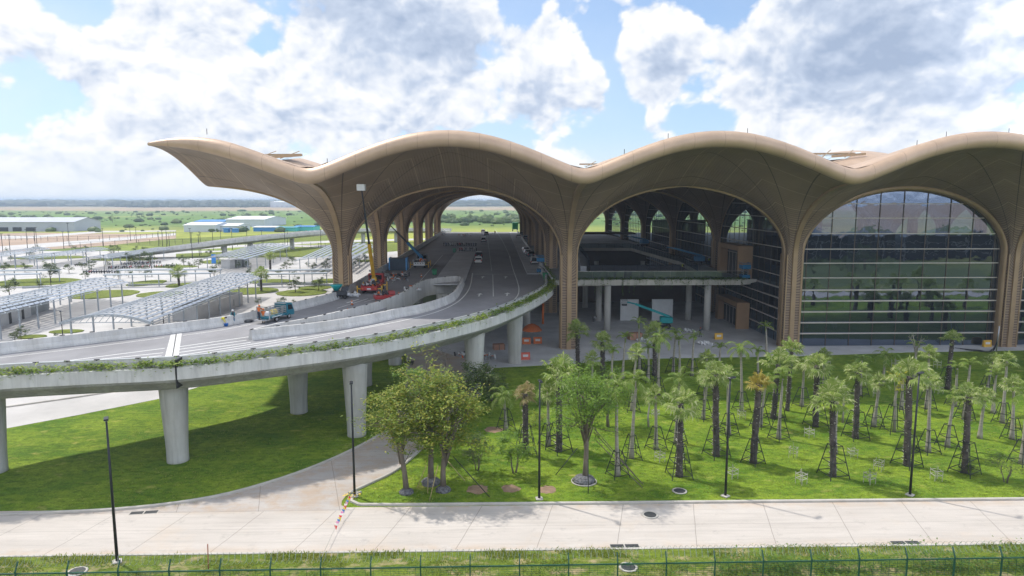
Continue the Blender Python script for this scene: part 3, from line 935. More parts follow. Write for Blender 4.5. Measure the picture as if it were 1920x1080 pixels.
# floors and rooms behind the glass
M_floor = mat('interior_floor', (0.16, 0.155, 0.15), 0.5, 0.2, 0.2)
M_slabc = mat('slab_concrete', (0.50, 0.475, 0.42), 0.8, 0.2, 0.4)
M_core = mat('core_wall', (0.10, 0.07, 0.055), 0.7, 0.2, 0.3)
mb = MB(); mb.box((TX[2] + 1.5, TY[0] + 8, 8.6), (TX[5] + 18, TY[5] + 14, DECK)); mb.build('upper_floor', M_floor, terminal)
for (x0, y0, x1, y1, z0, z1) in ((62, 150, 78, 156, 0.05, 16), (95, 150, 118, 156, 0.05, 16), (56, 240, 74, 244, DECK, 17), (92, 245, 112, 249, DECK, 17)):
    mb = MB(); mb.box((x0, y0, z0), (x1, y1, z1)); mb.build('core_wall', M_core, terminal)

# open terrace between the road and the glass
VOID = [(19.4, 138.6), (41.5, 138.6), (43.5, 160), (41, 207), (25, 207), (22.5, 166)]
TF = 122.8
M_cdeck = mat('terrace_deck', (0.52, 0.54, 0.57), 0.8, 0.3, 0.25, stretch=(1, .3, 1))
mb = MB(); slab(mb, [(10.6, TF + .4), (46.6, TF + .4), (46.6, 312), (10.6, 312)], [VOID], DECK, DECK - 0.9, 0, 1); mb.build('terrace', [M_cdeck, M_slabc], terminal)
mb = MB(); mb.box((11.9, TF, DECK - 0.95), (45.2, TF + .38, DECK + 0.12), 0, .03); mb.prism([(45.2, DECK - .9), (47.6, DECK - .35), (47.6, DECK + .1), (45.2, DECK + .1)], TF + .05, TF + .4, 'y'); fas = mb.build('terrace_edge', M_slabc, terminal)
mb = MB()
for k in range(12): mb.quad((12 + k * 2.85, TF + .9, DECK + .1), (12 + k * 2.85 + 2.8, TF + .9, DECK + .1), (12 + k * 2.85 + 2.8, TF + .9, DECK + 1.5), (12 + k * 2.85, TF + .9, DECK + 1.5))
rail = mb.build('glass_railing', M_grail, terminal)
mb = MB(); mb.bar((12, TF + .9, DECK + 1.52), (46.2, TF + .9, DECK + 1.52), .06); mb.build('handrail', M_fin, rail)
mb = MB(); VR = VOID + VOID[:1]
for a, b in zip(VR, VR[1:]): mb.quad((a[0], a[1], DECK), (b[0], b[1], DECK), (b[0], b[1], DECK + 1.25), (a[0], a[1], DECK + 1.25))
rail2 = mb.build('glass_railing', M_grail, terminal)
mb = MB()
for a, b in zip(VR, VR[1:]):
    mb.bar((a[0], a[1], DECK + 1.27), (b[0], b[1], DECK + 1.27), .08)
    L = math.hypot(b[0] - a[0], b[1] - a[1])
    for k in range(int(L / 2.4)): q = k / (L / 2.4); p = (a[0] + (b[0] - a[0]) * q, a[1] + (b[1] - a[1]) * q); mb.bar((p[0], p[1], DECK), (p[0], p[1], DECK + 1.25), .05)
mb.build('handrail', M_dark, rail2)
mb = MB(); mb.bar((17.9, 138.0, DECK + .55), (20.9, 166.5, DECK + .55), 1.2, h=1.1); mb.build('parapet', M_cdeck, terminal)
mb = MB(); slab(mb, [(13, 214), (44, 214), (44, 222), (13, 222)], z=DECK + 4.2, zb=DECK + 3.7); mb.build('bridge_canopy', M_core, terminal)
# round concrete pillars below the terrace
for (u, v) in ((1152, 637), (1122, 602), (1097, 577), (1290, 600), (1344, 632)):
    c = G(u, v, 0); c.y = max(c.y, TF + 1.2)
    MB().lathe([(0.62, 0.05), (0.60, 3), (0.60, DECK - .95)], 20).build('pillar', M_conc, terminal, (c.x, c.y, 0))
for (x, y) in ((14, 175), (26, 175), (38, 175), (16, 150), (6, 150), (6, 128), (-8, 150)):
    MB().lathe([(0.62, 0.05), (0.60, 3), (0.60, DECK - 1.2)], 20).build('pillar', M_conc, terminal, (x, y, 0))
# rooms in the undercroft
M_white = mat('white_board', (0.62, 0.63, 0.64), 0.7, 0.12, 0.6)
M_tan = mat('tan_panel', (0.36, 0.22, 0.12), 0.55, 0.12, 0.5)
M_door = mat('door_dark', (0.02, 0.022, 0.027), 0.4)  # near-black shared by doors, portal recesses, loading bays and the wing wall
mb = MB(); mb.box((11, 214, .06), (47.5, 215, DECK - .95)); mb.build('back_wall', M_core, terminal)  # added dark wall, blocks the bright apron seen through the terrace void
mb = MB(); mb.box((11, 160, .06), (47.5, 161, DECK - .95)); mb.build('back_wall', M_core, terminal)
for (u0, u1, vb, vt) in ((1163, 1197, 601, 561), (1222, 1261, 601, 561)):
    a, b = G(u0, vb, .05), G(u1, vb, .05); h = hgt(u0, vb, vt)
    mb = MB(); mb.box((a.x, a.y, .05), (b.x, a.y + .3, h)); mb.build('partition', M_white, terminal)
mb = MB()
for k in range(4): mb.bar((13 + k * 2, TF + 6 + k, DECK - 1.5 - .3 * (k % 2)), (44, TF + 8 + 3 * k, DECK - 1.5 - .3 * (k % 2)), .5, h=.35)
mb.build('service_duct', M_fin, terminal)
# entrance portals on the glass side wall, upper and ground level
for (z0, z1, x0, y0, y1) in ((DECK, 15.6, 44.7, 124.8, 136.5), (0.05, 5.0, 45.0, 125.2, 137.5)):
    mb = MB(); mb.box((x0, y0, z0), (47.4, y0 + .5, z1)); mb.box((x0, y1 - 1.6, z0), (47.4, y1, z1)); mb.box((x0 + .1, y0 + .5, z1 - .9), (47.4, y1 - 1.6, z1 - .003))
    p = mb.build('entrance_portal', M_tan, terminal)
    mb = MB(); mb.box((46.2, y0 + .52, z0), (46.5, y1 - 1.62, z1 - .9)); mb.build('door_recess', M_door, p)
    mb = MB()
    for k in range(5): mb.bar((46.15, y0 + 1.4 + k * 1.9, z0), (46.15, y0 + 1.4 + k * 1.9, z1 - 1.5), .08)
    mb.bar((46.15, y0 + .6, z1 - 1.6), (46.15, y1 - 1.7, z1 - 1.6), .1)
    mb.build('door_frame', M_fin, p)


# creeper hanging over the terrace edge
def leaf_bits(mb, c, n, sp, size, droop=0.5, zs=1.0):
    for _ in range(n):
        p = Vector((c[0] + random.gauss(0, sp[0]), c[1] + random.gauss(0, sp[1]), c[2] + random.gauss(0, sp[2]) * zs))
        a = random.uniform(0, 6.28); d = Vector((_c(a), _s(a), random.uniform(-droop, droop))).normalized() * size * random.uniform(.6, 1.3)
        w = d.cross(Vector((random.uniform(-.4, .4), random.uniform(-.4, .4), 1))).normalized() * d.length * .38
        mb.quad(p - d, p + w, p + d, p - w)


M_creep = leaf_mat('creeper_leaf', (0.11, 0.22, 0.03), (0.20, 0.30, 0.04), (0.07, 0.15, 0.03), 0.7)
mb = MB()
for k in range(230):
    x = random.uniform(12, 46)
    leaf_bits(mb, (x, TF - .02, DECK + .25), 7, (.3, .1, .12), .26)
    if random.random() < .42:
        L = random.choice((.5, .8, 1.2, 1.8, 3.0)) * random.uniform(.5, 1)
        for q in range(int(L / .12) + 1): leaf_bits(mb, (x + random.gauss(0, .04), TF - .16, DECK + .1 - q * .13), 2, (.07, .04, .05), .15)
mb.build('hanging_creeper', M_creep, fas, kind='stuff')
# ------------------------------------------------------------------ elevated road
M_asph = mat('deck_asphalt', (0.285, 0.28, 0.29), 0.85, 0.28, 0.18, bump=0.006, stretch=(1, .6, 1))
M_mark = mat('road_paint', (0.72, 0.72, 0.70), 0.7, 0.2, 2.0)
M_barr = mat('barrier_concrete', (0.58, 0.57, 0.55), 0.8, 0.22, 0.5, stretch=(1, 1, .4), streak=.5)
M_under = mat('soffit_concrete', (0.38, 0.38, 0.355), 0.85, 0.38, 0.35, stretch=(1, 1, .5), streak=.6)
M_black = mat('black_fitting', (0.02, 0.02, 0.022), 0.5)
road = thing('elevated_road', 'curving elevated concrete departures road on round piers with a planted edge', 'viaduct')
NEAR = resample([G(u, v, DECK) for u, v in ((-400, 748), (-160, 727), (0, 713), (150, 705), (330, 696), (480, 680), (640, 660), (750, 642), (850, 620), (930, 598), (1000, 568), (1036, 545))] + [Vector((10.0, 118.0, DECK)), Vector((10.4, 124, DECK)), Vector((10.4, 140, DECK))], 1.0)
far_px = ((-400, 715), (-160, 687), (0, 664), (150, 646), (320, 625), (408, 613), (462, 603), (553, 582), (628, 562))
FAR = resample([G(u, v, DECK) for u, v in far_px] + [Vector((-22.85, 109.6, DECK)), Vector((-22.8, 116, DECK)), Vector((-22.8, 140, DECK))], 1.2)
top_near = [(470, 618), (540, 610), (600, 603.5), (679, 591.6), (741.6, 579), (798, 568), (845.5, 551), (861, 533), (867, 521)]
top_far = [(860, 517.5), (845.5, 518), (804.6, 523), (784, 530), (757, 547), (710, 565), (600, 591.5), (520, 606)]
ARM_N = resample([G(u, v, DECK + 1.1) for u, v in top_near], 0.8); ARM_F = resample([G(u, v, DECK + 1.1) for u, v in top_far], 0.8)
LOOP = ARM_N + ARM_F + [ARM_N[0].copy()]
for p in LOOP: p.z = DECK
HOLE = [p for p in LOOP[:-1] if p.x > G(715, 585, DECK).x - 0.0]
HC = sum(HOLE, Vector()) / len(HOLE)
N_in = [p + n * 1.2 for p, n in zip(NEAR, normals2(NEAR))]
outer = [(p.x, p.y) for p in N_in] + [(10.6, 312), (-22.8, 312)] + [(p.x, p.y) for p in reversed(FAR)]
hole = [(p.x, p.y) for p in HOLE]
mb = MB(); slab(mb, outer, [hole], DECK, DECK - 1.7, 0, 1)
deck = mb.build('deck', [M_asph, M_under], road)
# planted edge: fascia, trough, inner parapet and sloping soffit as one casting
prof = [(0.0, -0.75), (0.05, 0.28), (0.22, 0.34), (0.30, 0.22), (1.05, 0.22), (1.08, 0.95), (1.35, 0.95), (1.42, 0.0), (3.4, -1.75), (1.2, -1.35)]
mb = MB(); sweep(mb, NEAR, prof); edge = mb.build('planted_edge', M_barr, road)
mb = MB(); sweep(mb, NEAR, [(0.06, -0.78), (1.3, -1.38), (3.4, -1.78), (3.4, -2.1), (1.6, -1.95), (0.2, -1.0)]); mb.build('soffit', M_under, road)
mb = MB(); sweep(mb, [p for p in NEAR], [(1.10, 1.0), (1.10, 1.06), (1.3, 1.06), (1.3, 1.0)]); mb.build('handrail', mat('galvanised', (0.55, 0.57, 0.58), .4, metal=.4), edge)
bprof = [(-0.28, -1.7), (-0.24, -.05), (-0.18, 1.1), (0.12, 1.1), (0.16, 0.55), (0.32, 0.2), (0.34, -0.02), (0.34, -1.7)]
mb = MB(); sweep(mb, list(reversed(FAR)), bprof); bar_far = mb.build('barrier', M_barr, road)
mb = MB(); sweep(mb, [Vector((-22.8, 312, DECK)), Vector((-22.8, 240, DECK)), Vector((-22.8, 140, DECK))], [(a, b) for a, b in bprof]); mb.build('barrier', M_barr, road)
mb = MB(); sweep(mb, LOOP, [(-0.42, -0.02), (-0.40, 0.18), (-0.24, 0.5), (-0.18, 1.1), (0.12, 1.1), (0.16, -1.72), (-0.4, -1.72)]); loop = mb.build('barrier', M_barr, road)
mb = MB()
for y0 in range(118, 300, 9): mb.box((9.7, y0, DECK), (9.95, y0 + 6.5, DECK + 1.1), 0, .04)
mb.build('barrier', M_barr, road)
# planting in the trough
mb = MB()
NN = normals2(NEAR)
for p, n in zip(NEAR, NN):
    if p.x < -46 : continue
    thick = random.choice((1, 1.2, 1.5, .8))
    for _ in range(6):
        q = p + n * random.uniform(.1, .9) + Vector((random.uniform(-.4, .4), random.uniform(-.4, .4), 0))
        leaf_bits(mb, (q.x, q.y, DECK + .62), int(14 * thick), (.34, .25, .17), .20)
    if random.random() < .3:
        for k in range(4): q = p - n * .06; leaf_bits(mb, (q.x, q.y, DECK + .2 - k * .14), 2, (.1, .06, .05), .09)
mb.build('trough_plants', leaf_mat('trough_leaf', (0.19, 0.29, 0.03), (0.31, 0.37, 0.05), (0.12, 0.22, 0.03), 0.5), edge, kind='stuff')
# lane markings, a few millimetres above the deck
def mark(pts, w=0.15, dz=.006, step=1.0):
    mb = MB(); ribbon(mb, resample([G(u, v, DECK) for u, v in pts], step), w, dz); return mb.build('lane_marking', M_mark, deck)


mark([(955, 480), (962, 505), (970, 528), (973, 545), (967, 559), (945, 576), (905, 595), (830, 615), (720, 640), (600, 657), (450, 676), (300, 689), (100, 702), (-100, 716)], .16)
mark([(924, 515), (925, 556)], .14)
mark([(886, 512), (882, 535), (872, 553), (852, 570), (815, 586), (760, 600), (700, 612), (620, 628), (500, 650), (375, 673)], .18)
mark([(330, 671), (480, 648), (640, 621.5), (720, 606)], .18)
for a, b in (((337, 650), (467, 631.5)), ((336, 655), (462, 638)), ((335, 661), (470, 642)), ((334, 667), (557, 632)), ((20, 690), (309, 653)), ((53, 687.5), (306, 661.5)), ((110, 686), (303, 667)), ((150, 687), (302, 672))): mark([a, b], .22)
mark([(-100, 683), (0, 671), (160, 652), (308, 633)], .13)
mark([(343, 629), (420, 618), (470, 608)], .13)
mark([(632, 578), (690, 560)], .14); mark([(683, 566), (720, 556)], .14); mark([(650, 568), (673, 561)], .3)
mark([(785, 530), (804, 508), (830, 478)], .12); mark([(735, 530), (775, 498)], .12)
mark([(887, 514), (967, 514)], .3)
mark([(928, 430), (941, 450), (958, 485)], .10); mark([(912, 430), (922, 508)], .08)
for (u, v) in ((899, 553), (951, 552), (905, 520), (948, 520)):
    c = G(u, v, DECK); s = 1.0; d = Vector((0.05, 1, 0)).normalized(); x = Vector((d.y, -d.x, 0))
    mb = MB(); z = Vector((0, 0, .007))
    P = lambda a, b: c + x * a * s + d * b * s + z
    mb.quad(P(-.12, -1.7), P(.12, -1.7), P(.12, .6), P(-.12, .6)); mb.tri(P(-.5, .55), P(.5, .55), P(0, 2.0)); mb.build('lane_marking', M_mark, deck)
# expansion joint
for poly in (((320, 628), (329.5, 626.5), (322, 671.5), (308, 673.5)), ((331.5, 626), (341, 625), (334.5, 670), (324, 671.2))):
    mb = MB(); P = [G(u, v, DECK) + Vector((0, 0, .012)) for u, v in poly]; mb.poly([P[3], P[2], P[1], P[0]]); mb.build('expansion_joint', mat('joint_concrete', (.62, .61, .59), .8, .15, 1), deck)
mb = MB(); P = [G(u, v, DECK) + Vector((0, 0, .010)) for u, v in ((329.5, 626), (331.5, 626), (324, 671.5), (322, 671.5))]; mb.poly([P[3], P[2], P[1], P[0]]); mb.build('joint_gap', M_black, deck)
mb = MB(); q = min(NEAR, key=lambda p: abs(p.x - G(312, 700, DECK).x)); mb.box((q.x - .05, q.y - .05, DECK - 1.5), (q.x + .05, q.y + 1.3, DECK + .96)); mb.build('joint_gap', M_black, edge)
# dark luminaires clipped along the barrier tops
lm = MB(); lm.box((-.22, -.05, .0), (.22, .05, .07), 0, .015); lm.box((-.03, -.03, -.06), (.03, .03, .0)); lme = lm.mesh('barrier_light', M_black)
def lights(path, step, off, z, parent):
    acc = 0.0; N = normals2(path)
    for i in range(1, len(path)):
        acc += (path[i] - path[i - 1]).length
        if acc >= step:
            acc = 0.0
            p = path[i] + N[i] * off
            if p.x < -45 or p.y > 135: continue
            o = bpy.data.objects.new('barrier_light', lme); COL.objects.link(o); o.parent = parent
            t = path[i] - path[i - 1]; o.location = (p.x, p.y, DECK + z); o.rotation_euler.z = math.atan2(t.y, t.x)


lights(NEAR, 2.2, 1.0, 1.06, edge); lights(FAR, 2.4, 0.0, 1.12, bar_far); lights(LOOP, 2.5, 0.15, 1.12, loop)
# kerbed island between the carriageways
mb = MB(); slab(mb, [(-10.6, 116.5), (-6.0, 116.5), (-5.4, 121), (-5.4, 205), (-10.9, 205), (-10.9, 122)], z=DECK + .16, zb=DECK - .01); mb.build('median_island', M_plaza, road)
mb = MB(); mb.box((6.2, 133, DECK - .01), (9.7, 305, DECK + .15)); mb.build('pavement_strip', M_plaza, road)
# piers
def pier(u, v, r0=0.95, r1=1.3, z=0.0, top=DECK - 1.7, xy=None):
    c = Vector((xy[0], xy[1], 0)) if xy else G(u, v, z)
    mb = MB(); prof = [(r0 * 1.02, -.2), (r0, .3), (r0 * 1.0, 1.2), (r0 * 1.03, 2.0), (r0 + (r1 - r0) * .45, top * .55), (r0 + (r1 - r0) * .8, top * .85), (r1, top + .05)]
    mb.lathe(prof, 28); return mb.build('pier', M_pier, road, (c.x, c.y, 0))


M_pier = mat('pier_concrete', (0.52, 0.515, 0.49), 0.8, 0.28, 0.28, bump=0.012, stretch=(1, 1, .45), streak=.5)
for (u, v) in ((-8, 884), (334, 864), (669, 816), (561, 773), (684, 722), (741, 683), (890, 741), (965, 681)): pier(u, v)
for xy in ((3.5, 118), (-9, 118), (-18, 132), (-5, 132), (-18, 160), (4, 160), (-18, 200), (4, 200), (-18, 250), (4, 250)): pier(0, 0, xy=xy)
# ------------------------------------------------------------------ planting
M_ftrunk = mat('palm_trunk_shaggy', (0.05, 0.043, 0.04), 0.95, 0.3, 2.2, col2=(0.12, 0.10, 0.09))
M_boot = mat('palm_boot_tip', (0.60, 0.58, 0.54), 0.9, 0.2, 3.0)
M_strunk = mat('palm_trunk_smooth', (0.36, 0.33, 0.28), 0.85, 0.3, 1.6, stretch=(1, 1, 5))
M_bark = mat('bark', (0.20, 0.165, 0.13), 0.95, 0.35, 3.0, stretch=(1, 1, .3))
M_fan = leaf_mat('fan_leaf', (0.20, 0.30, 0.05), (0.32, 0.40, 0.10), (0.54, 0.56, 0.28), 1.4)
M_fany = leaf_mat('fan_leaf_yellowed', (0.44, 0.34, 0.05), (0.34, 0.33, 0.07), (0.55, 0.45, 0.14), 1.4)
M_fanb = leaf_mat('fan_leaf_dried', (0.36, 0.27, 0.12), (0.25, 0.27, 0.09), (0.48, 0.38, 0.20), 1.4)
M_fea = leaf_mat('feather_leaf', (0.16, 0.27, 0.04), (0.26, 0.34, 0.06), (0.36, 0.42, 0.14), 1.4)
M_tree = leaf_mat('leaf_olive', (0.14, 0.225, 0.03), (0.26, 0.33, 0.045), (0.42, 0.40, 0.07), 0.55)
M_tree2 = leaf_mat('leaf_bright', (0.15, 0.27, 0.03), (0.24, 0.36, 0.05), (0.10, 0.19, 0.03), 0.6)
M_tree3 = leaf_mat('leaf_dark', (0.06, 0.11, 0.025), (0.11, 0.17, 0.04), (0.18, 0.21, 0.08), 0.6)
M_flame = leaf_mat('leaf_yellow', (0.55, 0.50, 0.04), (0.40, 0.45, 0.05), (0.65, 0.58, 0.10), 0.8)
M_steel = mat('brace_steel', (0.022, 0.026, 0.025), 0.5)
M_twig = mat('pale_twig', (0.42, 0.38, 0.33), 0.9, 0.25, 3.0)


def fan_crown(seed, n=24, reach=1.0, droop=1.0):
    rnd = random.Random(seed); mb = MB()
    for i in range(n):
        az = i * 2.39996 + rnd.uniform(-.3, .3)
        el = R(78) - (i / n) ** 0.8 * R(118) * droop + rnd.uniform(-.15, .15)
        d = Vector((_c(az) * _c(el), _s(az) * _c(el), _s(el))); side = Vector((-_s(az), _c(az), 0)); up = side.cross(d) * -1
        up = d.cross(side) * -1 if up.z < 0 else up
        L = reach * rnd.uniform(.75, 1.1); a = Vector((0, 0, 0)) + d * .1; b = d * L - Vector((0, 0, .12 * _c(el)))
        mb.bar(a, b, .05)
        r = reach * rnd.uniform(.85, 1.15); K = 15; tw = rnd.uniform(-.5, .5)
        sd = (side * _c(tw) + up * _s(tw)).normalized()
        for k in range(K):
            t = (k / (K - 1) - .5) * R(230)
            q = (d * _c(t) + sd * _s(t)); rr = r * (0.72 + .28 * _c(t * .8)) * rnd.uniform(.9, 1.05)
            w = q.cross(up).normalized() * (rr * .085)
            mid = b + q * rr * .58 + up * .06; tip = b + q * rr - Vector((0, 0, rr * rnd.uniform(.10, .42)))
            mb.quad(b, mid - w, mid + up * .03, mid + up * .03); mb.quad(b, mid + up * .03, mid + w, mid + w)
            mb.tri(mid - w, tip, mid + w)
    for i in range(9):                                              # old leaves hanging against the trunk
        az = i * .7 + rnd.uniform(-.3, .3); d = Vector((_c(az) * .35, _s(az) * .35, -1)).normalized(); s = Vector((-_s(az), _c(az), 0))
        L = reach * rnd.uniform(.5, .95); mb.tri(s * .03 + d * .1, d * L + s * .18, d * L - s * .16); mb.tri(d * .2, d * L * .9 + s * .02, d * L * .8 - s * .26)
    return mb


def feather_crown(seed, n=10, reach=2.0, up0=72, spread=95):
    rnd = random.Random(seed); mb = MB()
    mb.tube([(0, 0, -.75), (0, 0, -.2), (0, 0, .2)], [.10, .115, .05], 8)
    for i in range(n):
        az = i * 2.39996 + rnd.uniform(-.35, .35); el = R(up0 - spread * (i / n) + rnd.uniform(-8, 8))
        L = reach * rnd.uniform(.8, 1.1); P = [Vector((0, 0, 0))]; e = el
        for k in range(8):
            P.append(P[-1] + Vector((_c(az) * _c(e), _s(az) * _c(e), _s(e))) * (L / 8)); e -= R(11 + 3 * k) * .72
        mb.tube(P, [.035 - .003 * k for k in range(9)], 4)
        s = Vector((-_s(az), _c(az), 0))
        for k in range(1, 17):
            t = k / 2.0; j = min(int(t), 7); c = P[j].lerp(P[j + 1], t - j); ax = (P[j + 1] - P[j]).normalized()
            ll = reach * .27 * math.sin(math.pi * (.12 + .83 * k / 17)) * rnd.uniform(.85, 1.15)
            for sg in (-1, 1):
                dr = (s * sg * .9 + ax * .55 + Vector((0, 0, -.28))).normalized()
                tip = c + dr * ll - Vector((0, 0, ll * .25)); w = ax * .042
                mb.quad(c - w, c + dr * ll * .5 - w * 1.1, tip, c + w)
    return mb


def shag_trunk(seed, H=5.0):
    """one-metre-per-unit trunk of old leaf bases"""
    rnd = random.Random(seed); mb = MB(); n = 14
    mb.tube([(rnd.gauss(0, .02), rnd.gauss(0, .02), H * i / n) for i in range(n + 1)], [(.40 if i == 0 else .33) * (1 - .18 * i / n) * rnd.uniform(.9, 1.1) for i in range(n + 1)], 11)
    for i in range(int(46 * H)):
        z = rnd.uniform(.05, H); a = rnd.uniform(0, 6.283); r = .31 * (1 - .15 * z / H); d = Vector((_c(a), _s(a), 0)); s = Vector((-_s(a), _c(a), 0))
        p = d * r + Vector((0, 0, z)); L = rnd.uniform(.10, .30); mi = 1 if rnd.random() < .5 else 0
        mb.tri(p - s * .09, p + s * .09, p + d * L + Vector((0, 0, rnd.uniform(.02, .12))), mi)
    return mb


def slim_trunk(seed, H=5.0, r=.15):
    rnd = random.Random(seed); mb = MB(); n = 10
    prof = [1.9, 1.55, 1.3, 1.12, 1.0, .95, .9, .86, .82, .78, .72]
    dx, dy = rnd.uniform(-.2, .2), rnd.uniform(-.2, .2)
    mb.tube([(dx * (i / n) ** 2, dy * (i / n) ** 2, H * i / n) for i in range(n + 1)], [r * p for p in prof], 10)
    return mb, (dx, dy)


FANC = [fan_crown(s, n, r, d).mesh('crown', M_fan) for s, n, r, d in ((1, 17, 1.12, .92), (2, 14, 1.2, .75), (3, 19, 1.0, 1.0), (4, 12, 1.05, .6), (5, 15, 1.25, .85))]
FANC_S = [fan_crown(s, 15, .72, .9).mesh('crown', M_fan) for s in (11, 12)]
FANC_Y = fan_crown(21, 18, .72, .75).mesh('crown', M_fany)
FANC_B = fan_crown(22, 20, .85, 1.05).mesh('crown', M_fanb)
FTR = [shag_trunk(s).mesh('trunk', [M_ftrunk, M_boot]) for s in (1, 2, 3)]
FEA = [feather_crown(s, 10, 2.1).mesh('crown', M_fea) for s in (4, 5)]
FEA_N = [feather_crown(s, 8, 1.5, 86, 58).mesh('crown', M_fea) for s in (6, 7)]
STR = []
for s in (1, 2, 3):
    q, off = slim_trunk(s); STR.append((q.mesh('trunk', M_strunk), off))


def brace_mesh(h=2.3, b=.78, t=.27):
    mb = MB(); c = [(-1, -1), (1, -1), (1, 1), (-1, 1)]
    for x, y in c: mb.bar((x * b, y * b, 0), (x * t, y * t, h), .055)
    for f in (.12, .5, .98):
        w = b + (t - b) * f
        for k in range(4): p, q = c[k], c[(k + 1) % 4]; mb.bar((p[0] * w, p[1] * w, h * f), (q[0] * w, q[1] * w, h * f), .05)
    return mb.mesh('tree_brace', M_steel)


BRACE = [brace_mesh(), brace_mesh(2.9, .95, .42)]
PALMS = []


def add_mesh(nm, me, parent, loc=(0, 0, 0), sc=(1, 1, 1), rz=0):
    o = bpy.data.objects.new(nm, me); COL.objects.link(o); o.parent = parent; o.location = loc; o.scale = sc; o.rotation_euler.z = rz; return o


def palm(kind, u, v, vc, brace=None, size=1.0, lean=0.0, v_off=0, z=0.02):
    """kind F shaggy fan palm, S slim feather palm, N slim with upright tied fronds, f slim fan; foot at (u, v), crown heart at height seen at vc"""
    b = G(u, v, z); h = hgt(u, v, vc, z); i = len(PALMS)
    nm = {'F': 'fan_palm', 'Y': 'fan_palm', 'B': 'fan_palm', 'S': 'feather_palm', 'N': 'feather_palm', 'f': 'slim_fan_palm'}[kind]
    t = bpy.data.objects.new(nm, None); COL.objects.link(t); t.location = b; t.rotation_euler = (random.uniform(-.06, .06), lean or random.uniform(-.05, .05), random.uniform(0, 6.28) if not lean else 0)
    if kind in 'FYB':
        add_mesh('trunk', FTR[i % 3], t, sc=(size * random.uniform(.70, .98),) * 2 + (h / 5.0,))
        cs = size * random.uniform(.74, 1.12); co = add_mesh('crown', {'Y': FANC_Y, 'B': FANC_B}.get(kind) or FANC[(i * 2) % 5], t, (0, 0, h), (cs, cs, cs * random.uniform(.85, 1.15)), i * 1.1); co.rotation_euler.x = random.uniform(-.18, .18)
    else:
        me, off = STR[i % 3]; k = size
        add_mesh('trunk', me, t, sc=(k, k, h / 5.0))
        cm = FEA[i % 2] if kind == 'S' else FEA_N[i % 2] if kind == 'N' else FANC_S[i % 2]
        add_mesh('crown', cm, t, (off[0] * k, off[1] * k, h), (size,) * 3, i * 1.3)
    PALMS.append(dict(o=t, kind=kind, b=b, h=h, brace=brace))
    if brace is not None:
        br = bpy.data.objects.new('tree_brace', BRACE[brace]); COL.objects.link(br); br.location = (b.x, b.y, z); br.rotation_euler.z = random.uniform(0, .6)
        PALMS[-1]['br'] = br


for a in (('F', 1083, 690, 622, None), ('F', 1130, 704, 642, None), ('F', 1228, 704, 628, None), ('F', 1048, 846, 708, 1), ('B', 986, 852, 738, 1), ('F', 1273, 893, 755, 1), ('F', 1343, 855, 702, 1), ('Y', 1412, 868, 722, 0), ('F', 1450, 785, 682, 1),
          ('F', 1476, 770, 658, None), ('F', 1529, 800, 685, 1), ('F', 1604, 822, 695, 1), ('F', 1562, 893, 752, 1), ('F', 1700, 873, 708, 1), ('F', 1776, 730, 637, 1), ('F', 1808, 887, 745, 1),
          ('S', 949, 806, 742, 0), ('f', 1028, 836, 736, 0), ('S', 1158, 892, 722, 0), ('S', 1184, 859, 712, 0), ('f', 1185, 770, 662, 0), ('N', 1167, 710, 632, None), ('N', 1199, 696, 606, 0), ('S', 1234, 741, 633, 0),
          ('N', 1262, 700, 626, 0), ('N', 1274, 704, 636, None), ('N', 1297, 704, 632, 0), ('S', 1268, 830, 712, 0), ('S', 1390, 770, 655, 0), ('N', 1348, 690, 652, None), ('N', 1460, 823, 710, 0), ('f', 1503, 762, 684, 0),
          ('f', 1740, 848, 718, 0), ('f', 1737, 767, 664, 0), ('N', 1715, 705, 648, None), ('f', 1879, 793, 676, 0), ('f', 1897, 824, 724, 0), ('f', 1837, 822, 742, None), ('N', 1808, 787, 684, 0), ('N', 1437, 661, 612, None), ('f', 1366, 815, 706, 0), ('S', 1915, 870, 740, 0), ('f', 1565, 850, 735, None),
          ('N', 1215, 716, 652, 0), ('f', 1322, 742, 672, 0), ('N', 1420, 728, 660, 0), ('f', 1545, 726, 668, 0), ('N', 1612, 742, 676, 0), ('S', 1655, 722, 664, None), ('f', 1690, 768, 690, 0), ('N', 1790, 762, 690, 0), ('f', 1850, 738, 676, 0), ('N', 1862, 775, 704, None), ('f', 1110, 742, 672, 0), ('N', 1145, 735, 660, 0), ('f', 1318, 786, 706, 0), ('S', 1425, 800, 716, 0), ('f', 1638, 800, 716, 0), ('N', 1776, 838, 742, 0), ('f', 1230, 842, 742, 0)):
    palm(*a)
# a wording for each, by its row and its place in it
PALMS.sort(key=lambda p: p['b'].x)
KW = {'F': 'shaggy dark trunked fan palm', 'Y': 'fan palm with yellow orange crown', 'B': 'fan palm with browned crown', 'S': 'slim spreading feather palm', 'N': 'thin upright feather palm', 'f': 'slim grey small crowned palm'}
cnt = {}
def rowof(y): return 'front lawn row' if y < 61.5 else 'middle lawn row' if y < 76 else 'back lawn row'
for p in PALMS:
    key = (p['kind'], rowof(p['b'].y)); cnt.setdefault(key, []).append(p)
for (k, r), L in cnt.items():
    for i, p in enumerate(L):
        lab = KW[k] + (', ' + ORD[i] + ' from the left' if len(L) > 1 else '') + ', ' + r
        tag(p['o'], lab, 'palm tree', 'palms planted on the lawn')
        if 'br' in p: tag(p['br'], 'black brace round ' + lab.replace('shaggy dark trunked ', '').replace(' with spreading feather fronds', '').replace(' with upright bundled fronds', '').replace(' with small fan crown', '').replace(' by the forecourt', ''), 'tree brace', 'steel braces round the palms')


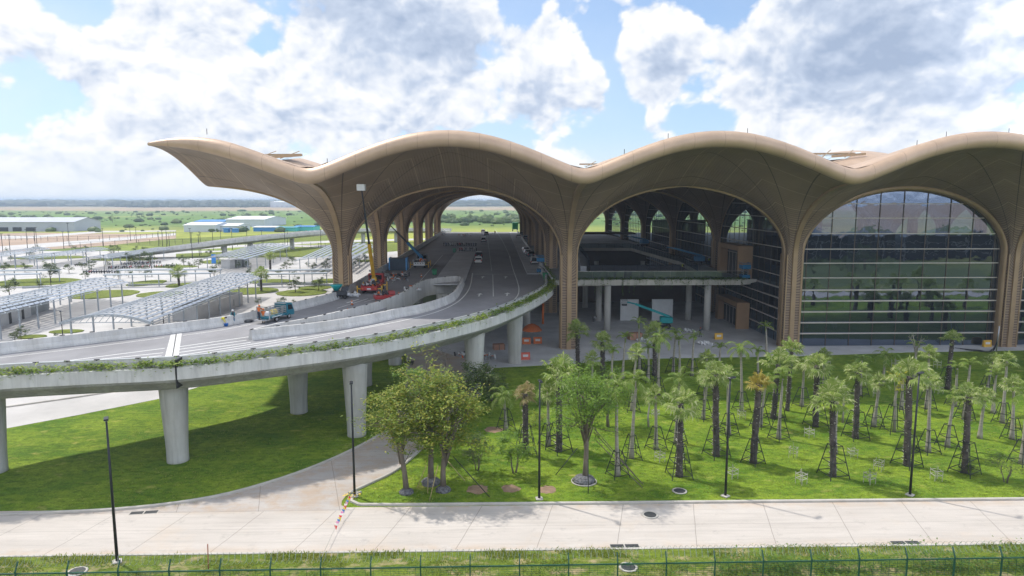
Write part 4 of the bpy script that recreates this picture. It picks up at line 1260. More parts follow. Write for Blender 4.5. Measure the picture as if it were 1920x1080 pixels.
def tree(name, label, b, h, rad, th, mt, seed, leaves=2600, leaf=.13, clumps=16, cat='tree', stems=1, bark=None, flat=.75, group=None, sparse=1.0, lean=0.0):
    """trunk, limbs and a crown of small leaves gathered in uneven clumps"""
    rnd = random.Random(seed); t = thing(name, label, cat, b, group=group)
    tr = MB(); tips = []; C = Vector((lean, 0, th + (h - th) * .5)); TH = th; th = th + (h - th) * .30
    for s in range(stems):
        a = s * 6.28 / max(stems, 1) + rnd.uniform(0, 1); o = Vector((_c(a), _s(a), 0)) * (.12 * (stems > 1))
        top = Vector((lean * .5 + (_c(a) * rad * .3 if stems > 1 else 0), (_s(a) * rad * .3 if stems > 1 else 0), th))
        r0 = .023 * h / math.sqrt(stems)
        tr.tube([o, o.lerp(top, .35) + Vector((rnd.gauss(0, .05), rnd.gauss(0, .05), 0)), o.lerp(top, .7) + Vector((rnd.gauss(0, .07), rnd.gauss(0, .07), 0)), top], [r0 * 1.25, r0, r0 * .85, r0 * .7], 8)
        for q in range(max(3, clumps // (3 * stems))):
            ph = rnd.uniform(0, 6.28); e = rnd.uniform(-.75, 1.25); L = rnd.uniform(.55, .95)
            end = C + Vector((_c(ph) * _c(e) * rad * L, _s(ph) * _c(e) * rad * L, _s(e) * (h - TH) * .5 * L))
            m = top.lerp(end, .5) + Vector((rnd.gauss(0, .12), rnd.gauss(0, .12), .12)) * rad * .4
            tr.tube([top - Vector((0, 0, rnd.uniform(0, .55) * th)), m, end], [r0 * .42, r0 * .24, r0 * .08], 5); tips.append(end)
            for _ in range(3):
                e2 = end + Vector((rnd.gauss(0, 1), rnd.gauss(0, 1), rnd.gauss(.3, .7))) * rad * .25
                tr.tube([m.lerp(end, rnd.uniform(.2, .9)), e2], [r0 * .18, r0 * .05], 4); tips.append(e2)
    tr.build('trunk', bark or M_bark, t)
    for _q in range(max(clumps - len(tips), clumps // 2)):
        ph = rnd.uniform(0, 6.28); ct = rnd.uniform(-.95, 1); st = math.sqrt(1 - ct * ct); L = rnd.uniform(.5, 1.0)
        tips.append(C + Vector((_c(ph) * st * rad * L, _s(ph) * st * rad * L, ct * (h - TH) * .5 * L)))
    cr = MB(); per = max(8, int(leaves / len(tips)))
    for c in tips:
        sp = rad * rnd.uniform(.10, .22) * sparse; sub = [(c.x + rnd.gauss(0, sp), c.y + rnd.gauss(0, sp), c.z + rnd.gauss(0, sp * flat)) for _ in range(4)]
        for k in range(int(per * rnd.uniform(.5, 1.4))):
            s = rnd.choice(sub); p = Vector((rnd.gauss(s[0], sp * .6), rnd.gauss(s[1], sp * .6), rnd.gauss(s[2], sp * .45)))
            a = rnd.uniform(0, 6.28); d = Vector((_c(a), _s(a), rnd.uniform(-.7, .35))).normalized() * leaf * rnd.uniform(.6, 1.25)
            w = d.cross(Vector((rnd.uniform(-.6, .6), rnd.uniform(-.6, .6), 1))).normalized() * d.length * .42
            cr.quad(p - d, p + w, p + d, p - w)
    cr.build('crown', mt, t)
    return t


tree('rain_tree', 'tall olive tree with twin stem leaning over the service road, root ball in black netting', G(762, 922, .02), hgt(762, 922, 722), 2.5, 2.6, M_tree, 31, 6500, .14, 44, lean=-.9)
tree('rain_tree', 'tallest full olive tree between two netted root balls beside the service road', G(808, 905, .02), hgt(808, 905, 688), 3.0, 2.2, M_tree, 32, 10000, .15, 64)
tree('rain_tree', 'yellowing olive tree, right one of the netted trio by the service road', G(831, 918, .02), hgt(831, 918, 712), 2.7, 2.3, M_tree, 33, 8000, .14, 54, lean=.4)
tree('bright_tree', 'fresh green tree crown rising behind the netted trio of trees', G(800, 842, .02), hgt(800, 842, 690), 2.4, 1.8, M_tree2, 34, 5500, .13, 30)
tree('dark_tree', 'dark green round tree in front of the pier beside the service road', G(886, 778, .02), hgt(886, 778, 682), 2.7, 1.0, M_tree3, 35, 6500, .15, 34)
tree('dark_tree', 'smaller dark green tree just right of the pier by the service road', G(922, 752, .02), hgt(922, 752, 690), 1.8, .8, M_tree3, 36, 2200, .15, 22)
tree('lawn_tree', 'airy light green tree propped by poles, on a dark mound of soil', G(1097, 902, .02), hgt(1097, 902, 700), 2.9, 3.0, M_tree2, 37, 9500, .12, 60, sparse=.95)
tree('lawn_tree', 'loose green tree with pale dry top behind the propped tree', G(1140, 800, .02), hgt(1140, 800, 690), 2.4, 1.6, M_tree2, 38, 3000, .12, 30, sparse=1.2)
tree('shrub', 'small dull shrub with three stems right of the netted trees', G(895, 882, .02), hgt(895, 882, 818), 1.35, .8, M_tree3, 39, 1500, .11, 18, 'shrub', 3)
tree('shrub', 'bright green shrub with spreading flat crown and two stems', G(965, 887, .02), hgt(965, 887, 800), 1.75, 1.2, M_tree2, 40, 2000, .12, 20, 'shrub', 2, flat=.4)
tree('shrub', 'thin open shrub with crooked stems by the last palm at the frame edge', G(1886, 905, .02), hgt(1886, 905, 842), 1.5, .7, M_tree3, 41, 700, .09, 20, 'shrub', 3, sparse=1.3)
tree('shrub', 'small leafy bush at the foot of the braced fan palm beside the last lamp', G(1816, 889, .02), .95, .75, .2, M_tree3, 42, 500, .11, 10, 'shrub', 3)
tree('cassia_tree', 'slim young tree with vivid yellow crown in a wide black brace', G(1676, 810, .02), hgt(1676, 810, 690), 1.0, 4.2, M_flame, 43, 420, .14, 12, bark=M_strunk)
o = bpy.data.objects.new('tree_brace', BRACE[1]); COL.objects.link(o); o.location = G(1676, 810, .02); tag(o, 'wide black brace round the slim tree with the yellow crown', 'tree brace', 'steel braces round the palms')
tree('bare_tree', 'knotted leafless pale stem standing among the slim palms', G(1216, 800, .02), hgt(1216, 800, 728), .5, 2.6, M_tree2, 44, 16, .08, 10, bark=M_twig)
tree('bare_tree', 'leafless white stem with crooked branches beyond the two fan palms', G(1580, 792, .02), hgt(1580, 792, 712), .8, 2.4, M_tree2, 45, 60, .12, 10, bark=M_twig)
tree('bare_tree', 'tall bare branching sapling in front of the great glass arch', G(1713, 716, .02), hgt(1713, 716, 612), 1.5, 3.4, M_tree2, 46, 10, .08, 16, bark=M_twig)
tree('bare_tree', 'bare twiggy sapling beside the service road under the viaduct', G(836, 700, .02), hgt(836, 700, 655), 1.4, 1.4, M_tree3, 47, 30, .08, 14, bark=M_twig)
for (u, v, s) in ((1003, 800, 1.0), (1150, 700, 1.2), (1138, 712, 1.1), (1095, 700, .9), (1020, 760, 1.1)):
    tree('shrub', {1003: 'low pale leafed shrub at the lamp post among the palms', 1150: 'low green bush at the lawn edge before the terrace, right of two', 1138: 'low green bush at the lawn edge before the terrace, left of two', 1095: 'low bush at the foot of the first column by the lawn', 1020: 'low white flowering shrub left of the braced fan palm'}[u], G(u, v, .02), 1.5 * s, 1.0 * s, .3, M_tree2 if u != 1003 else M_tree, int(u), 700, .12, 12, 'shrub', 3)
# root balls in netting
M_net = mat('root_netting', (0.05, 0.05, 0.055), 0.9, 0.4, 6.0, col2=(0.20, 0.20, 0.21))
for (u, v, r, lab) in ((762, 924, .62, 'netted black root ball under the leaning twin stem tree'), (808, 906, .85, 'largest netted root ball, under the tallest olive tree'), (831, 920, .66, 'netted root ball under the right tree of the trio'), (1095, 903, 1.0, 'dark soil mound with white edging under the propped tree')):
    mb = MB(); n = 22
    for k in range(5):
        a = k / 4 * math.pi / 2; mb.v += [((r * (1.0 if k else .92) * _c(a * .82)) * _c(q / n * 6.283) * random.uniform(.93, 1.07), (r * _c(a * .82)) * _s(q / n * 6.283) * random.uniform(.93, 1.07), .55 * r * _s(a)) for q in range(n)]
    for k in range(4):
        for q in range(n): mb.face((k * n + q, k * n + (q + 1) % n, k * n + n + (q + 1) % n, k * n + n + q))
    mb.face(tuple(4 * n + q for q in range(n)))
    o = mb.build('root_ball', M_net, loc=G(u, v, .02)); tag(o, lab, 'root ball')
    if u == 1095:
        mb = MB(); mb.tube([(1.06 * r * _c(a), 1.06 * r * _s(a), .05) for a in [k / 24 * 6.283 for k in range(25)]], .05, 6); mb.build('edging', M_kerb, o)
# guy poles of the planted trees
M_bam = mat('bamboo', (0.42, 0.34, 0.16), .7, .3, 2.0)
def pole(label, a, b, m=None, r=.035): o = MB().tube([a, b], r, 6).build('support_pole', m or M_bam); tag(o, label, 'pole', 'poles propping the trees')
def up(u, v, vt, u2): p = G(u, v, .02); q = G(u2, v - 8, .02); q.z = hgt(u2, v - 8, vt); return p, q
for (u, v, u2, vt, lab, m) in ((805, 940, 822, 872, 'yellow bamboo pole leaning on the right tree of the trio', None), (802, 925, 803, 888, 'short pale pole in front of the netted trio', None), (872, 902, 838, 862, 'pale pole leaning right against the trio', None), (782, 915, 800, 872, 'thin pale pole between the first two netted trees', None), (918, 932, 850, 855, 'long dark pole slanting right from the trio', M_steel), (752, 882, 770, 845, 'short dark pole beside the service road under the leaning tree', M_steel),
                               (1205, 915, 1113, 822, 'lowest of three dark poles slanting right from the propped tree', M_bark), (1206, 908, 1112, 810, 'middle of three dark poles slanting right from the propped tree', M_bark), (1190, 890, 1110, 800, 'upper of three dark poles slanting right from the propped tree', M_bark), (1042, 890, 1082, 840, 'dark pole slanting left from the propped tree', M_steel), (1103, 925, 1102, 860, 'upright dark stake before the propped tree', M_steel)):
    pole(lab, *up(u, v, vt, u2), m)
# saplings in little white frames
M_stake = mat('white_stake', (0.46, 0.44, 0.38), .8, .2, 3)
SAP = []
_hs = .85
def sapling(u, v, h=1.0, leafy=True):
    h *= _hs; b = G(u, v, .02); t = thing('sapling_frame', 'x', 'sapling', b, random.uniform(0, 1), 'young saplings in white stake frames')
    mb = MB(); w = .32
    for x in (-w, w):
        for y in (-w, w): mb.bar((x, y, 0), (x * 1.05, y * 1.05, h * random.uniform(.85, 1.05)), .032)
    for z in (.45, .8):
        for k in range(4): c = [(-w, -w), (w, -w), (w, w), (-w, w)]; p, q = c[k], c[(k + 1) % 4]; mb.bar((p[0], p[1], h * z), (q[0], q[1], h * z), .04)
    mb.build('stake_frame', M_stake, t)
    mb = MB(); mb.tube([(0, 0, 0), (.03, 0, h * .7), (0, .04, h * 1.25)], [.025, .02, .01], 5); mb.build('stem', M_twig, t)
    if leafy: mb = MB(); leaf_bits(mb, (0, 0, h * 1.1), 70, (.22, .22, .30), .11); mb.build('foliage', M_tree2, t)
    SAP.append((b, t))


for (u, v, h, lf) in ((1502, 907, 1.3, False), (1630, 906, 1.3, True), (1755, 900, 1.3, True), (1643, 745, 1.4, True), (1678, 688, 1.4, True), (1237, 865, 1.2, True), (1373, 896, 1.2, True), (1487, 858, 1.4, True), (1644, 790, 1.2, True), (1550, 690, 1.4, False), (1760, 738, 1.2, True), (1390, 785, 1.3, True), (1333, 723, 1.2, True), (1757, 690, 1.3, False), (1517, 820, 1.2, False), (1229, 783, 1.2, False), (1647, 882, 1.3, True), (1598, 857, 1.1, True)):
    sapling(u, v, h, lf)
SAP.sort(key=lambda s: s[0].x)
for i, (b, t) in enumerate(SAP): t['label'] = 'young sapling tied in a white stake frame, %s from the left on the lawn' % ORD[i]
# grass blades where the picture is near enough to show them
mb = MB()
def blades(n, x0, x1, y0, y1, h, keep=None):
    for _ in range(n):
        x, y = random.uniform(x0, x1), random.uniform(y0, y1)
        if keep and not keep(x, y): continue
        for _k in range(3):
            a = random.uniform(0, 6.28); hh = h * random.uniform(.4, 1.2); w = .03 + hh * .10
            px, py = x + random.gauss(0, .12), y + random.gauss(0, .12)
            mb.tri((px - w * _c(a), py - w * _s(a), .0), (px + w * _c(a), py + w * _s(a), .0), (px + random.gauss(0, hh * .45), py + random.gauss(0, hh * .45), hh))


def inroad(x, y):
    if y > 100.0: return False
    kx = max((p for p in KL if abs(p.y - y) < .9), key=lambda p: p.x, default=None)
    rx = min((p for p in KR if abs(p.y - y) < .7), key=lambda p: p.x, default=None)
    if kx is None or rx is None: return x > -9 or x < -40
    return x < kx.x - .3 or x > rx.x + .3


patchy = lambda x, y: _s(x * .9 + 2 * _s(y * 1.3)) + _s(x * .37 - y) > .2
blades(9000, -36, 40, 40.5, 44.4, .17, patchy)
blades(3000, -36, 40, 43.6, 44.6, .22, patchy)
blades(4500, -34, 44, 52.0, 60, .11, inroad)
blades(4500, -38, 62, 60, 80, .13, inroad)
M_blade = leaf_mat('grass_blade', (0.20, 0.27, 0.035), (0.30, 0.35, 0.06), (0.38, 0.40, 0.10), 0.3)
g = mb.build('grass', M_blade); tag(g, 'short grass blades over the lawns and the roadside verge', 'grass', kind='stuff')
mb = MB()
for k in range(150):
    x = random.uniform(14, 40); leaf_bits(mb, (x, random.gauss(41.6, .35), random.uniform(.15, 1.0)), 40, (.6, .35, .32), .11)
for k in range(50):
    x = random.uniform(-36, 14); leaf_bits(mb, (x, random.gauss(41.9, .8), .25), 26, (.5, .4, .15), .10)
o = mb.build('weeds', M_creep, kind='stuff'); tag(o, 'tangle of green weeds along the perimeter fence', 'weeds', kind='stuff')
# ------------------------------------------------------------------ lamps, fence and the car park
M_pole = mat('lamp_black', (0.012, 0.014, 0.018), 0.4)
M_lens = mat('lamp_lens', (0.35, 0.37, 0.38), 0.25)


def lamp(u, v, vt, label, rz=0.0, z=0.02, far=False):
    b = G(u, v, z); h = hgt(u, v, vt, z); t = thing('lamp_post', label, 'lamp post', b, rz, 'black lamp posts')
    mb = MB(); mb.tube([(0, 0, .1), (0, 0, h)], [.105 if not far else .08, .06], 10); mb.build('pole', M_pole, t)
    if not far:
        mb = MB(); mb.box((-.28, -.28, 0), (.28, .28, .12), 0, .03); mb.build('footing', M_kerb, t)
    mb = MB(); mb.box((-.14, -.62, h - .06), (.14, .12, h + .06), 0, .03); mb.box((-.05, -.05, h - .2), (.05, .05, h - .05)); hd = mb.build('lamp_head', M_pole, t)
    mb = MB(); mb.box((-.11, -.58, h - .075), (.11, -.1, h - .062)); mb.build('lens', M_lens, hd)
    return t


lamp(220, 1054, 783, 'black lamp post standing alone on the verge before the front road', .5)
lamp(665, 931, 716, 'black lamp post at the corner where the service road leaves', .2)
lamp(1011, 936, 713, 'black lamp post by the kerb beside the propped light green tree', .1)
lamp(1360, 931, 709, 'black lamp post by the kerb left of the yellow crowned palm', 2.2)
lamp(1706, 929, 700, 'black lamp post by the kerb near the yellow flowering young tree', 2.2)
lamp(118, 634, 583, 'short black lamp post behind the barrier, below the arched canopy end', .4, far=True)
lamp(307, 609, 565, 'black lamp post behind the barrier in front of the long canopy', .4, far=True)
for i, (u, v, vt) in enumerate(((97, 552, 508), (197, 522, 478), (285, 520, 478), (104, 500, 475), (163, 492, 462))): lamp(u, v, vt, 'thin black lamp post in the car park, %s from the left among the trees' % ORD[i if i else 0], 0, far=True)
# perimeter fence along the bottom edge
M_green = mat('fence_green', (0.012, 0.075, 0.05), 0.45)
fa, fb = G(30, 1076, 2.1), G(1890, 1046, 2.1); fa.z = fb.z = 0; fd = (fb - fa).normalized(); fn = Vector((-fd.y, fd.x, 0))
fence = thing('perimeter_fence', 'green mesh perimeter fence with cranked posts and coiled razor wire', 'fence', fa - fd * 6)
L = (fb - fa).length + 12; ang = math.atan2(fd.y, fd.x); fence.rotation_euler.z = ang
for k in range(int(L / 2.98) + 1):
    x = k * 2.98; mb = MB(); mb.bar((x, 0, 0), (x, 0, 2.25), .075); mb.bar((x, 0, 2.22), (x, .30, 2.72), .07); mb.build('post', M_green, fence)
mb = MB(); mb.bar((0, 0, 2.1), (L, 0, 2.1), .07); mb.bar((0, 0, .25), (L, 0, .25), .06); mb.build('rail', M_green, fence)
mb = MB()
for k in range(int(L / .5)): mb.bar((k * .5, .0, .2), (k * .5, .0, 2.1), .012)
for k in range(14): mb.bar((0, 0, .3 + k * .13), (L, 0, .3 + k * .13), .010)
mb.build('wire_mesh', M_green, fence)
mb = MB(); mb.tube([(q * .04, .20 + .36 * _c(q * .7), 2.75 + .34 * _s(q * .7)) for q in range(int(L / .04))], .011, 3, cap=False)
mb.build('razor_wire', mat('razor_steel', (.30, .36, .31), .4, metal=.5), fence)
# marker pole, rope and bunting
o = MB().tube([(0, 0, 0), (.05, 0, 1.9)], .04, 6).build('marker_pole', mat('faded_red', (.42, .20, .14), .8, .3, 4), loc=G(391, 1072, .02)); tag(o, 'faded red and white marker pole at the razor wire', 'pole')
P0, P1 = G(655, 938, .5), G(628, 998, .1); bt = thing('bunting', 'string of small coloured flags running from the kerb nose across the road', 'bunting', P0)
MB().tube([(0, 0, .4), ((P1 - P0).x * .5, (P1 - P0).y * .5, .0), ((P1 - P0).x, (P1 - P0).y, -.1), ((G(600, 1052, .3) - P0))], .018, 5).build('rope', M_stake, bt)
for k in range(16):
    q = k / 16; p = (P1 - P0) * q; c = [(.7, .05, .05), (.75, .55, .05), (.05, .2, .5), (.7, .25, .45), (.75, .72, .68)][k % 5]
    mb = MB(); a = Vector((p.x, p.y, .4 * (1 - q) * .8 - .05 * q)); mb.tri(a + Vector((-.13, .05, 0)), a + Vector((.13, -.05, 0)), a + Vector((random.uniform(-.1, .1), -.12, -.28)))
    mb.build('flag', mat('flag_cloth_%d' % (k % 5), c, .8), bt)
o = MB(); leaf_bits(o, (0, 0, .25), 26, (.35, .35, .12), .16); o = o.build('warning_tape', mat('tape_yellow', (.7, .5, .05), .5), loc=G(664, 934, .02)); tag(o, 'tangle of yellow tape at the foot of the corner lamp', 'tape')

# solar canopies
M_frame = mat('canopy_frame', (0.36, 0.40, 0.44), 0.45, 0.1, 1.0, metal=.2)
M_panel = mat('canopy_panel', (0.33, 0.37, 0.43), 0.3, 0.12, 0.8, metal=.15, spec=.6)


def canopy(label, NL, NR, FR, FL, z=4.4, rows=10, bays=22, rise=.9, post=3, truss=False):
    a, b, c, d = (G(p[0], p[1], z) for p in (NL, NR, FR, FL))
    o = Vector((a.x, a.y, 0)); t = thing('solar_canopy', label, 'canopy', o, group='slatted car park canopies')
    def S(p, q):                                                    # p across, q along
        e = a.lerp(b, p); f = d.lerp(c, p); r = e.lerp(f, q) - o; r.z = z + rise * (1 - (2 * p - 1) ** 2); return r
    mb = MB()
    for i in range(rows):
        p0, p1 = (i + .12) / rows, (i + .66) / rows
        for k in range(bays):
            q0, q1 = (k + .07) / bays, (k + .93) / bays
            w = [S(p0, q0), S(p1, q0), S(p1, q1), S(p0, q1)]
            mb.poly(w); mb.poly([x - Vector((0, 0, .06)) for x in reversed(w)])
    mb.build('roof_slats', M_panel, t)
    mb = MB()
    for i in range(rows + 1):
        for k in range(0, 4): mb.bar(S(i / rows, k / 4) - Vector((0, 0, .12)), S(i / rows, (k + 1) / 4) - Vector((0, 0, .12)), .10)
    for k in range(0, bays + 1, 2):
        for i in range(rows): mb.bar(S(i / rows, k / bays) - Vector((0, 0, .2)), S((i + 1) / rows, k / bays) - Vector((0, 0, .2)), .12)
    if truss:
        for k in (0,):
            for i in range(rows):
                e = S(i / rows, 0); f = S((i + 1) / rows, 0); lo = lambda w: Vector((w.x, w.y, z - .1 + (w.z - z) * .15))
                mb.bar(lo(e), lo(f), .1); mb.bar(lo(e), f, .07); mb.bar(e + Vector((0, 0, .06)), f + Vector((0, 0, .06)), .3, h=.22)
    mb.build('frame', M_frame, t)
    n = max(4, bays // post)
    for k in range(n):
        for p in (.04, .96):
            w = S(p, (k + .3) / n); MB().bar((w.x, w.y, 0), (w.x, w.y, w.z - .1), .22).build('post', M_frame, t)
    return t


canopy('long slatted canopy with an arched truss end right behind the road barrier', (112, 606), (283, 605), (492, 522), (398, 519), 4.6, 14, 30, 1.3, 3, True)
canopy('slatted canopy sheltering the white service rooms at the frame edge', (-120, 582), (-100, 612), (246, 530), (160, 523), 4.6, 9, 34, .8)
canopy('slatted canopy above the grey rooms and the blue board', (378, 485), (462, 487), (548, 462), (484, 457), 4.4, 9, 18)
canopy('slatted canopy partly hidden by the nearest bronze tree column', (552, 488), (662, 488), (712, 460), (620, 458), 4.4, 9, 16)
canopy('low grey canopy at the frame edge, leftmost of the three far ones', (-60, 479), (-42, 488), (97, 467), (62, 464), 4.0, 7, 16, .5)
canopy('low grey canopy in the middle of the three far ones', (14, 484), (60, 486), (206, 467), (172, 464), 4.0, 7, 16, .5)
canopy('low grey canopy, rightmost of the three far ones beside the motorcycles', (154, 483), (204, 485), (322, 467), (290, 464), 4.0, 7, 16, .5)


def walkway(label, u0, v0, u1, v1, z=3.4, w=2.2):
    a, b = G(u0, v0, z), G(u1, v1, z); t = thing('covered_walkway', label, 'walkway', (a.x, a.y, 0), group='flat roofed covered walkways')
    d = b - a; d.z = 0; n = Vector((-d.y, d.x, 0)).normalized() * w / 2
    mb = MB(); P = [-n, d - n, d + n, n]; k = len(mb.v)
    mb.v += [(p.x, p.y, z) for p in P] + [(p.x, p.y, z + .28) for p in P]
    for q in ((3, 2, 1, 0), (4, 5, 6, 7), (0, 1, 5, 4), (1, 2, 6, 5), (2, 3, 7, 6), (3, 0, 4, 7)): mb.face(tuple(k + i for i in q))
    mb.build('roof', M_frame, t)
    m = max(2, int(d.length / 6))
    for i in range(m + 1):
        p = d * (i / m) * .98 + d * .01; MB().bar((p.x, p.y, 0), (p.x, p.y, z), .2).build('post', M_frame, t)


walkway('covered walkway at the frame edge, the farther of two', -60, 509, 112, 507); walkway('covered walkway at the frame edge, the nearer of two', -60, 517, 76, 514)
walkway('covered walkway before the motorcycles, the farther of two', 222, 507, 415, 506); walkway('covered walkway before the motorcycles, the nearer of two', 196, 516, 396, 513)
walkway('covered walkway left of the nearest bronze column, the farther of two', 498, 508, 628, 506); walkway('covered walkway left of the nearest bronze column, the nearer of two', 440, 516, 614, 513)
# service rooms
M_render = mat('white_render', (0.60, 0.60, 0.60), 0.85, 0.12, 0.6)
M_grey = mat('grey_render', (0.36, 0.38, 0.39), 0.8, 0.15, 0.6)
def block(name, label, p, q, depth, h, m, cat='building'):
    a, b = G(*p, 0), G(*q, 0); d = b - a; L = d.length; t = thing(name, label, cat, (a.x, a.y, 0), math.atan2(d.y, d.x))
    return t, L


t, L = block('service_rooms', 'white service rooms with dark doors under the slatted canopy at the frame edge', (5, 612), (98, 580), 4, 3.2, M_render)
mb = MB(); mb.box((-10, 0, 0), (L * .55, 4, 3.0)); mb.build('wall', M_render, t); mb = MB(); mb.box((L * .62, .6, 0), (L, 4, 3.0)); mb.build('wall', M_grey, t)
for x in (-4.2, L * .12, L * .36): mb = MB(); mb.box((x, -.05, 0), (x + .95, .06, 2.2), 0); mb.build('door', M_door, t)
mb = MB(); mb.box((-10.3, -.3, 3.0), (L + .3, 4.3, 3.2)); mb.build('roof', M_grey, t)
t, L = block('plant_room', 'white walled plant room with an open dark roof beside the long canopy', (372, 602), (456, 572), 6, 3, M_render)
for lo, hi in (((0, 0, 0), (L, .25, 3.0)), ((0, 5, 0), (L, 5.25, 3.0)), ((0, .25, 0), (.25, 5, 3.0)), ((L - .25, .25, 0), (L, 5, 3.0))): mb = MB(); mb.box(lo, hi); mb.build('wall', M_render, t)
mb = MB(); mb.box((.26, .26, 2.2), (L - .26, 4.98, 2.4)); mb.build('roof', M_under, t)
for x in (L * .42, L * .76): mb = MB(); mb.box((x, -.04, .6), (x + .5, .04, 2.0)); mb.build('vent', M_grey, t)
t, L = block('service_rooms', 'grey service rooms under the canopy beside the blue board', (431, 504), (471, 499), 4, 3, M_grey)
for k in range(3): mb = MB(); mb.box((k * L / 3 + .1, 0, 0), (k * L / 3 + L / 4.2, 4, 2.9)); mb.build('wall', M_grey if k else M_render, t)
mb = MB(); mb.box((0, -.2, 2.9), (L, 4.2, 3.1)); mb.build('roof', M_render, t)
M_blue = mat('sheet_blue', (0.03, 0.22, 0.62), 0.5)
t, L = block('blue_board', 'upright blue board at the end of the canopy in the car park', (397, 497), (405, 497), 1, 3, M_blue, 'board')
mb = MB(); mb.box((0, 0, .6), (L, .15, 4.0)); mb.build('panel', M_blue, t)
for x in (.1, L - .1): MB().bar((x, .2, 0), (x, .2, 3.8), .12).build('post', M_frame, t)
# planted beds, low walls
def bed(u, v, ru, rv, dz=.0):
    c = G(u, v, .03); e = G(u + ru, v, .03); f = G(u, v - rv, .03); a = (e - c).length; b = (f - c).length
    mb = MB(); pts = [(c.x + a * _c(k / 28 * 6.283) * random.uniform(.94, 1.05), c.y + b * _s(k / 28 * 6.283)) for k in range(28)]
    slab(mb, pts, z=.16, zb=.0); struct('planting_bed', mb, M_bedgrass)


M_bedgrass = grass_mat('bed_grass', (0.15, 0.20, 0.03), (0.24, 0.28, 0.05), (0.34, 0.30, 0.12), 0.6, 0.3)
for a in ((195, 552, 58, 7), (300, 552, 40, 5), (470, 546, 50, 6), (508, 528, 40, 4), (566, 549, 46, 6), (615, 527, 30, 4), (66, 529, 75, 6), (275, 531, 30, 5), (420, 490, 40, 4), (90, 483, 70, 2.6), (235, 486, 60, 2.6), (545, 479, 40, 3), (340, 535, 25, 4), (20, 500, 40, 2), (330, 500, 40, 2), (590, 540, 30, 4), (690, 489, 20, 2), (125, 622, 30, 3), (60, 632, 26, 3)): bed(*a)
for (u0, v0, u1, v1, h, lab) in ((482, 536, 540, 533, .8, 'low grey planter wall between the walkways and the truck'), (555, 534, 630, 536, .8, 'low grey planter wall left of the nearest bronze column'), (240, 537, 330, 533, .6, 'low grey planter wall beside the long canopy'), (42, 541, 120, 537, .6, 'low grey planter wall behind the slatted canopy')):
    a, b = G(u0, v0, 0), G(u1, v1, 0); mb = MB(); mb.bar((0, 0, h / 2), (b - a), .5, h=h); o = mb.build('planter_wall', M_grey, loc=a); tag(o, lab, 'wall')
# trees of the car park
CPT = [(336, 536, 505), (490, 546, 508), (507, 508, 474), (554, 548, 520), (130, 512, 494), (47, 510, 494), (8, 512, 492), (95, 512, 492), (95, 528, 495), (160, 524, 508), (172, 505, 487), (222, 524, 508), (246, 498, 474), (268, 495, 470), (282, 498, 477), (345, 497, 478), (372, 503, 484), (402, 522, 499), (538, 508, 488), (610, 507, 490), (74, 543, 527), (18, 556, 522), (60, 484, 470), (142, 478, 462), (160, 476, 460), (213, 474, 458), (222, 474, 462), (75, 474, 460), (62, 474, 462), (255, 474, 462), (555, 582, 562), (527, 574, 556), (485, 574, 560), (40, 636, 612), (28, 640, 622), (105, 635, 624), (598, 545, 520), (672, 497, 482), (684, 491, 477), (662, 503, 490), (318, 508, 494), (203, 503, 490)] + [(random.uniform(0, 640), v, v - random.uniform(8, 17)) for v in [random.uniform(474, 520) for _ in range(34)]]
cpp = [tree('car_park_tree', 'x', (0, 0, -50), 4.2, 1.7, .9, M_tree3, 60 + k, 900, .22, 16, group='trees of the car park') for k in range(3)]
CT = []
for i, (u, v, vt) in enumerate(CPT):
    b = G(u, v, .1); h = max(.8, hgt(u, v, vt, .1))
    if i in (0, 1, 2):
        palm('F', u, v, vt + 6, None, 1.25); t = PALMS.pop()['o']; tag(t, ['tall fan palm beside the long slatted canopy', 'fan palm at the far end of the long slatted canopy', 'fan palm between the canopies behind the walkways'][i], 'palm tree', 'palms of the car park'); continue
    k = h / 4.2; t = cpp[i % 3] if i - 3 < 3 else dup(cpp[i % 3], b)
    t.location = b; t.scale = (k * 1.15, k * 1.15, k); t.rotation_euler.z = i * 1.7; CT.append((u, v, t))
for band, nm in ((lambda v: v < 486, 'beyond the canopies'), (lambda v: 486 <= v < 516, 'around the motorcycles'), (lambda v: v >= 516, 'near the road barrier')):
    for i, (u, v, t) in enumerate(sorted((c for c in CT if band(c[1])), key=lambda c: c[0])): t['label'] = 'small green car park tree %s, %s from the left' % (nm, ORD[i])
# motorcycles parked in rows
M_tyre = mat('tyre', (0.02, 0.02, 0.021), .85); M_chrome = mat('alloy', (.45, .46, .48), .35, metal=.7); M_seat = mat('seat_black', (.025, .025, .027), .6)
def moto(paint):
    t = thing('motorcycle', 'x', 'motorcycle', (0, 0, -60)); 
    for y in (-.62, .66):
        w = MB(); w.wheel((0, y, .29), .29, .10, 'x', 0, 12); w.build('wheel', M_tyre, t)
    mb = MB(); mb.prism([(-.85, .62), (-.3, .5), (.0, .38), (.3, .42), (.52, .85), (.62, .98), (.55, 1.02), (.35, .72), (.05, .62), (-.3, .72), (-.9, .78)], -.13, .13, 'x'); mb.build('body', paint, t)
    mb = MB(); mb.prism([(-.85, .78), (.05, .70), (.0, .80), (-.8, .88)], -.14, .14, 'x'); mb.build('seat', M_seat, t)
    mb = MB(); mb.bar((-.34, .5, 1.03), (.34, .5, 1.03), .04); mb.bar((0, .52, 1.0), (0, .68, .3), .07); mb.build('handlebar', M_chrome, t)
    return t


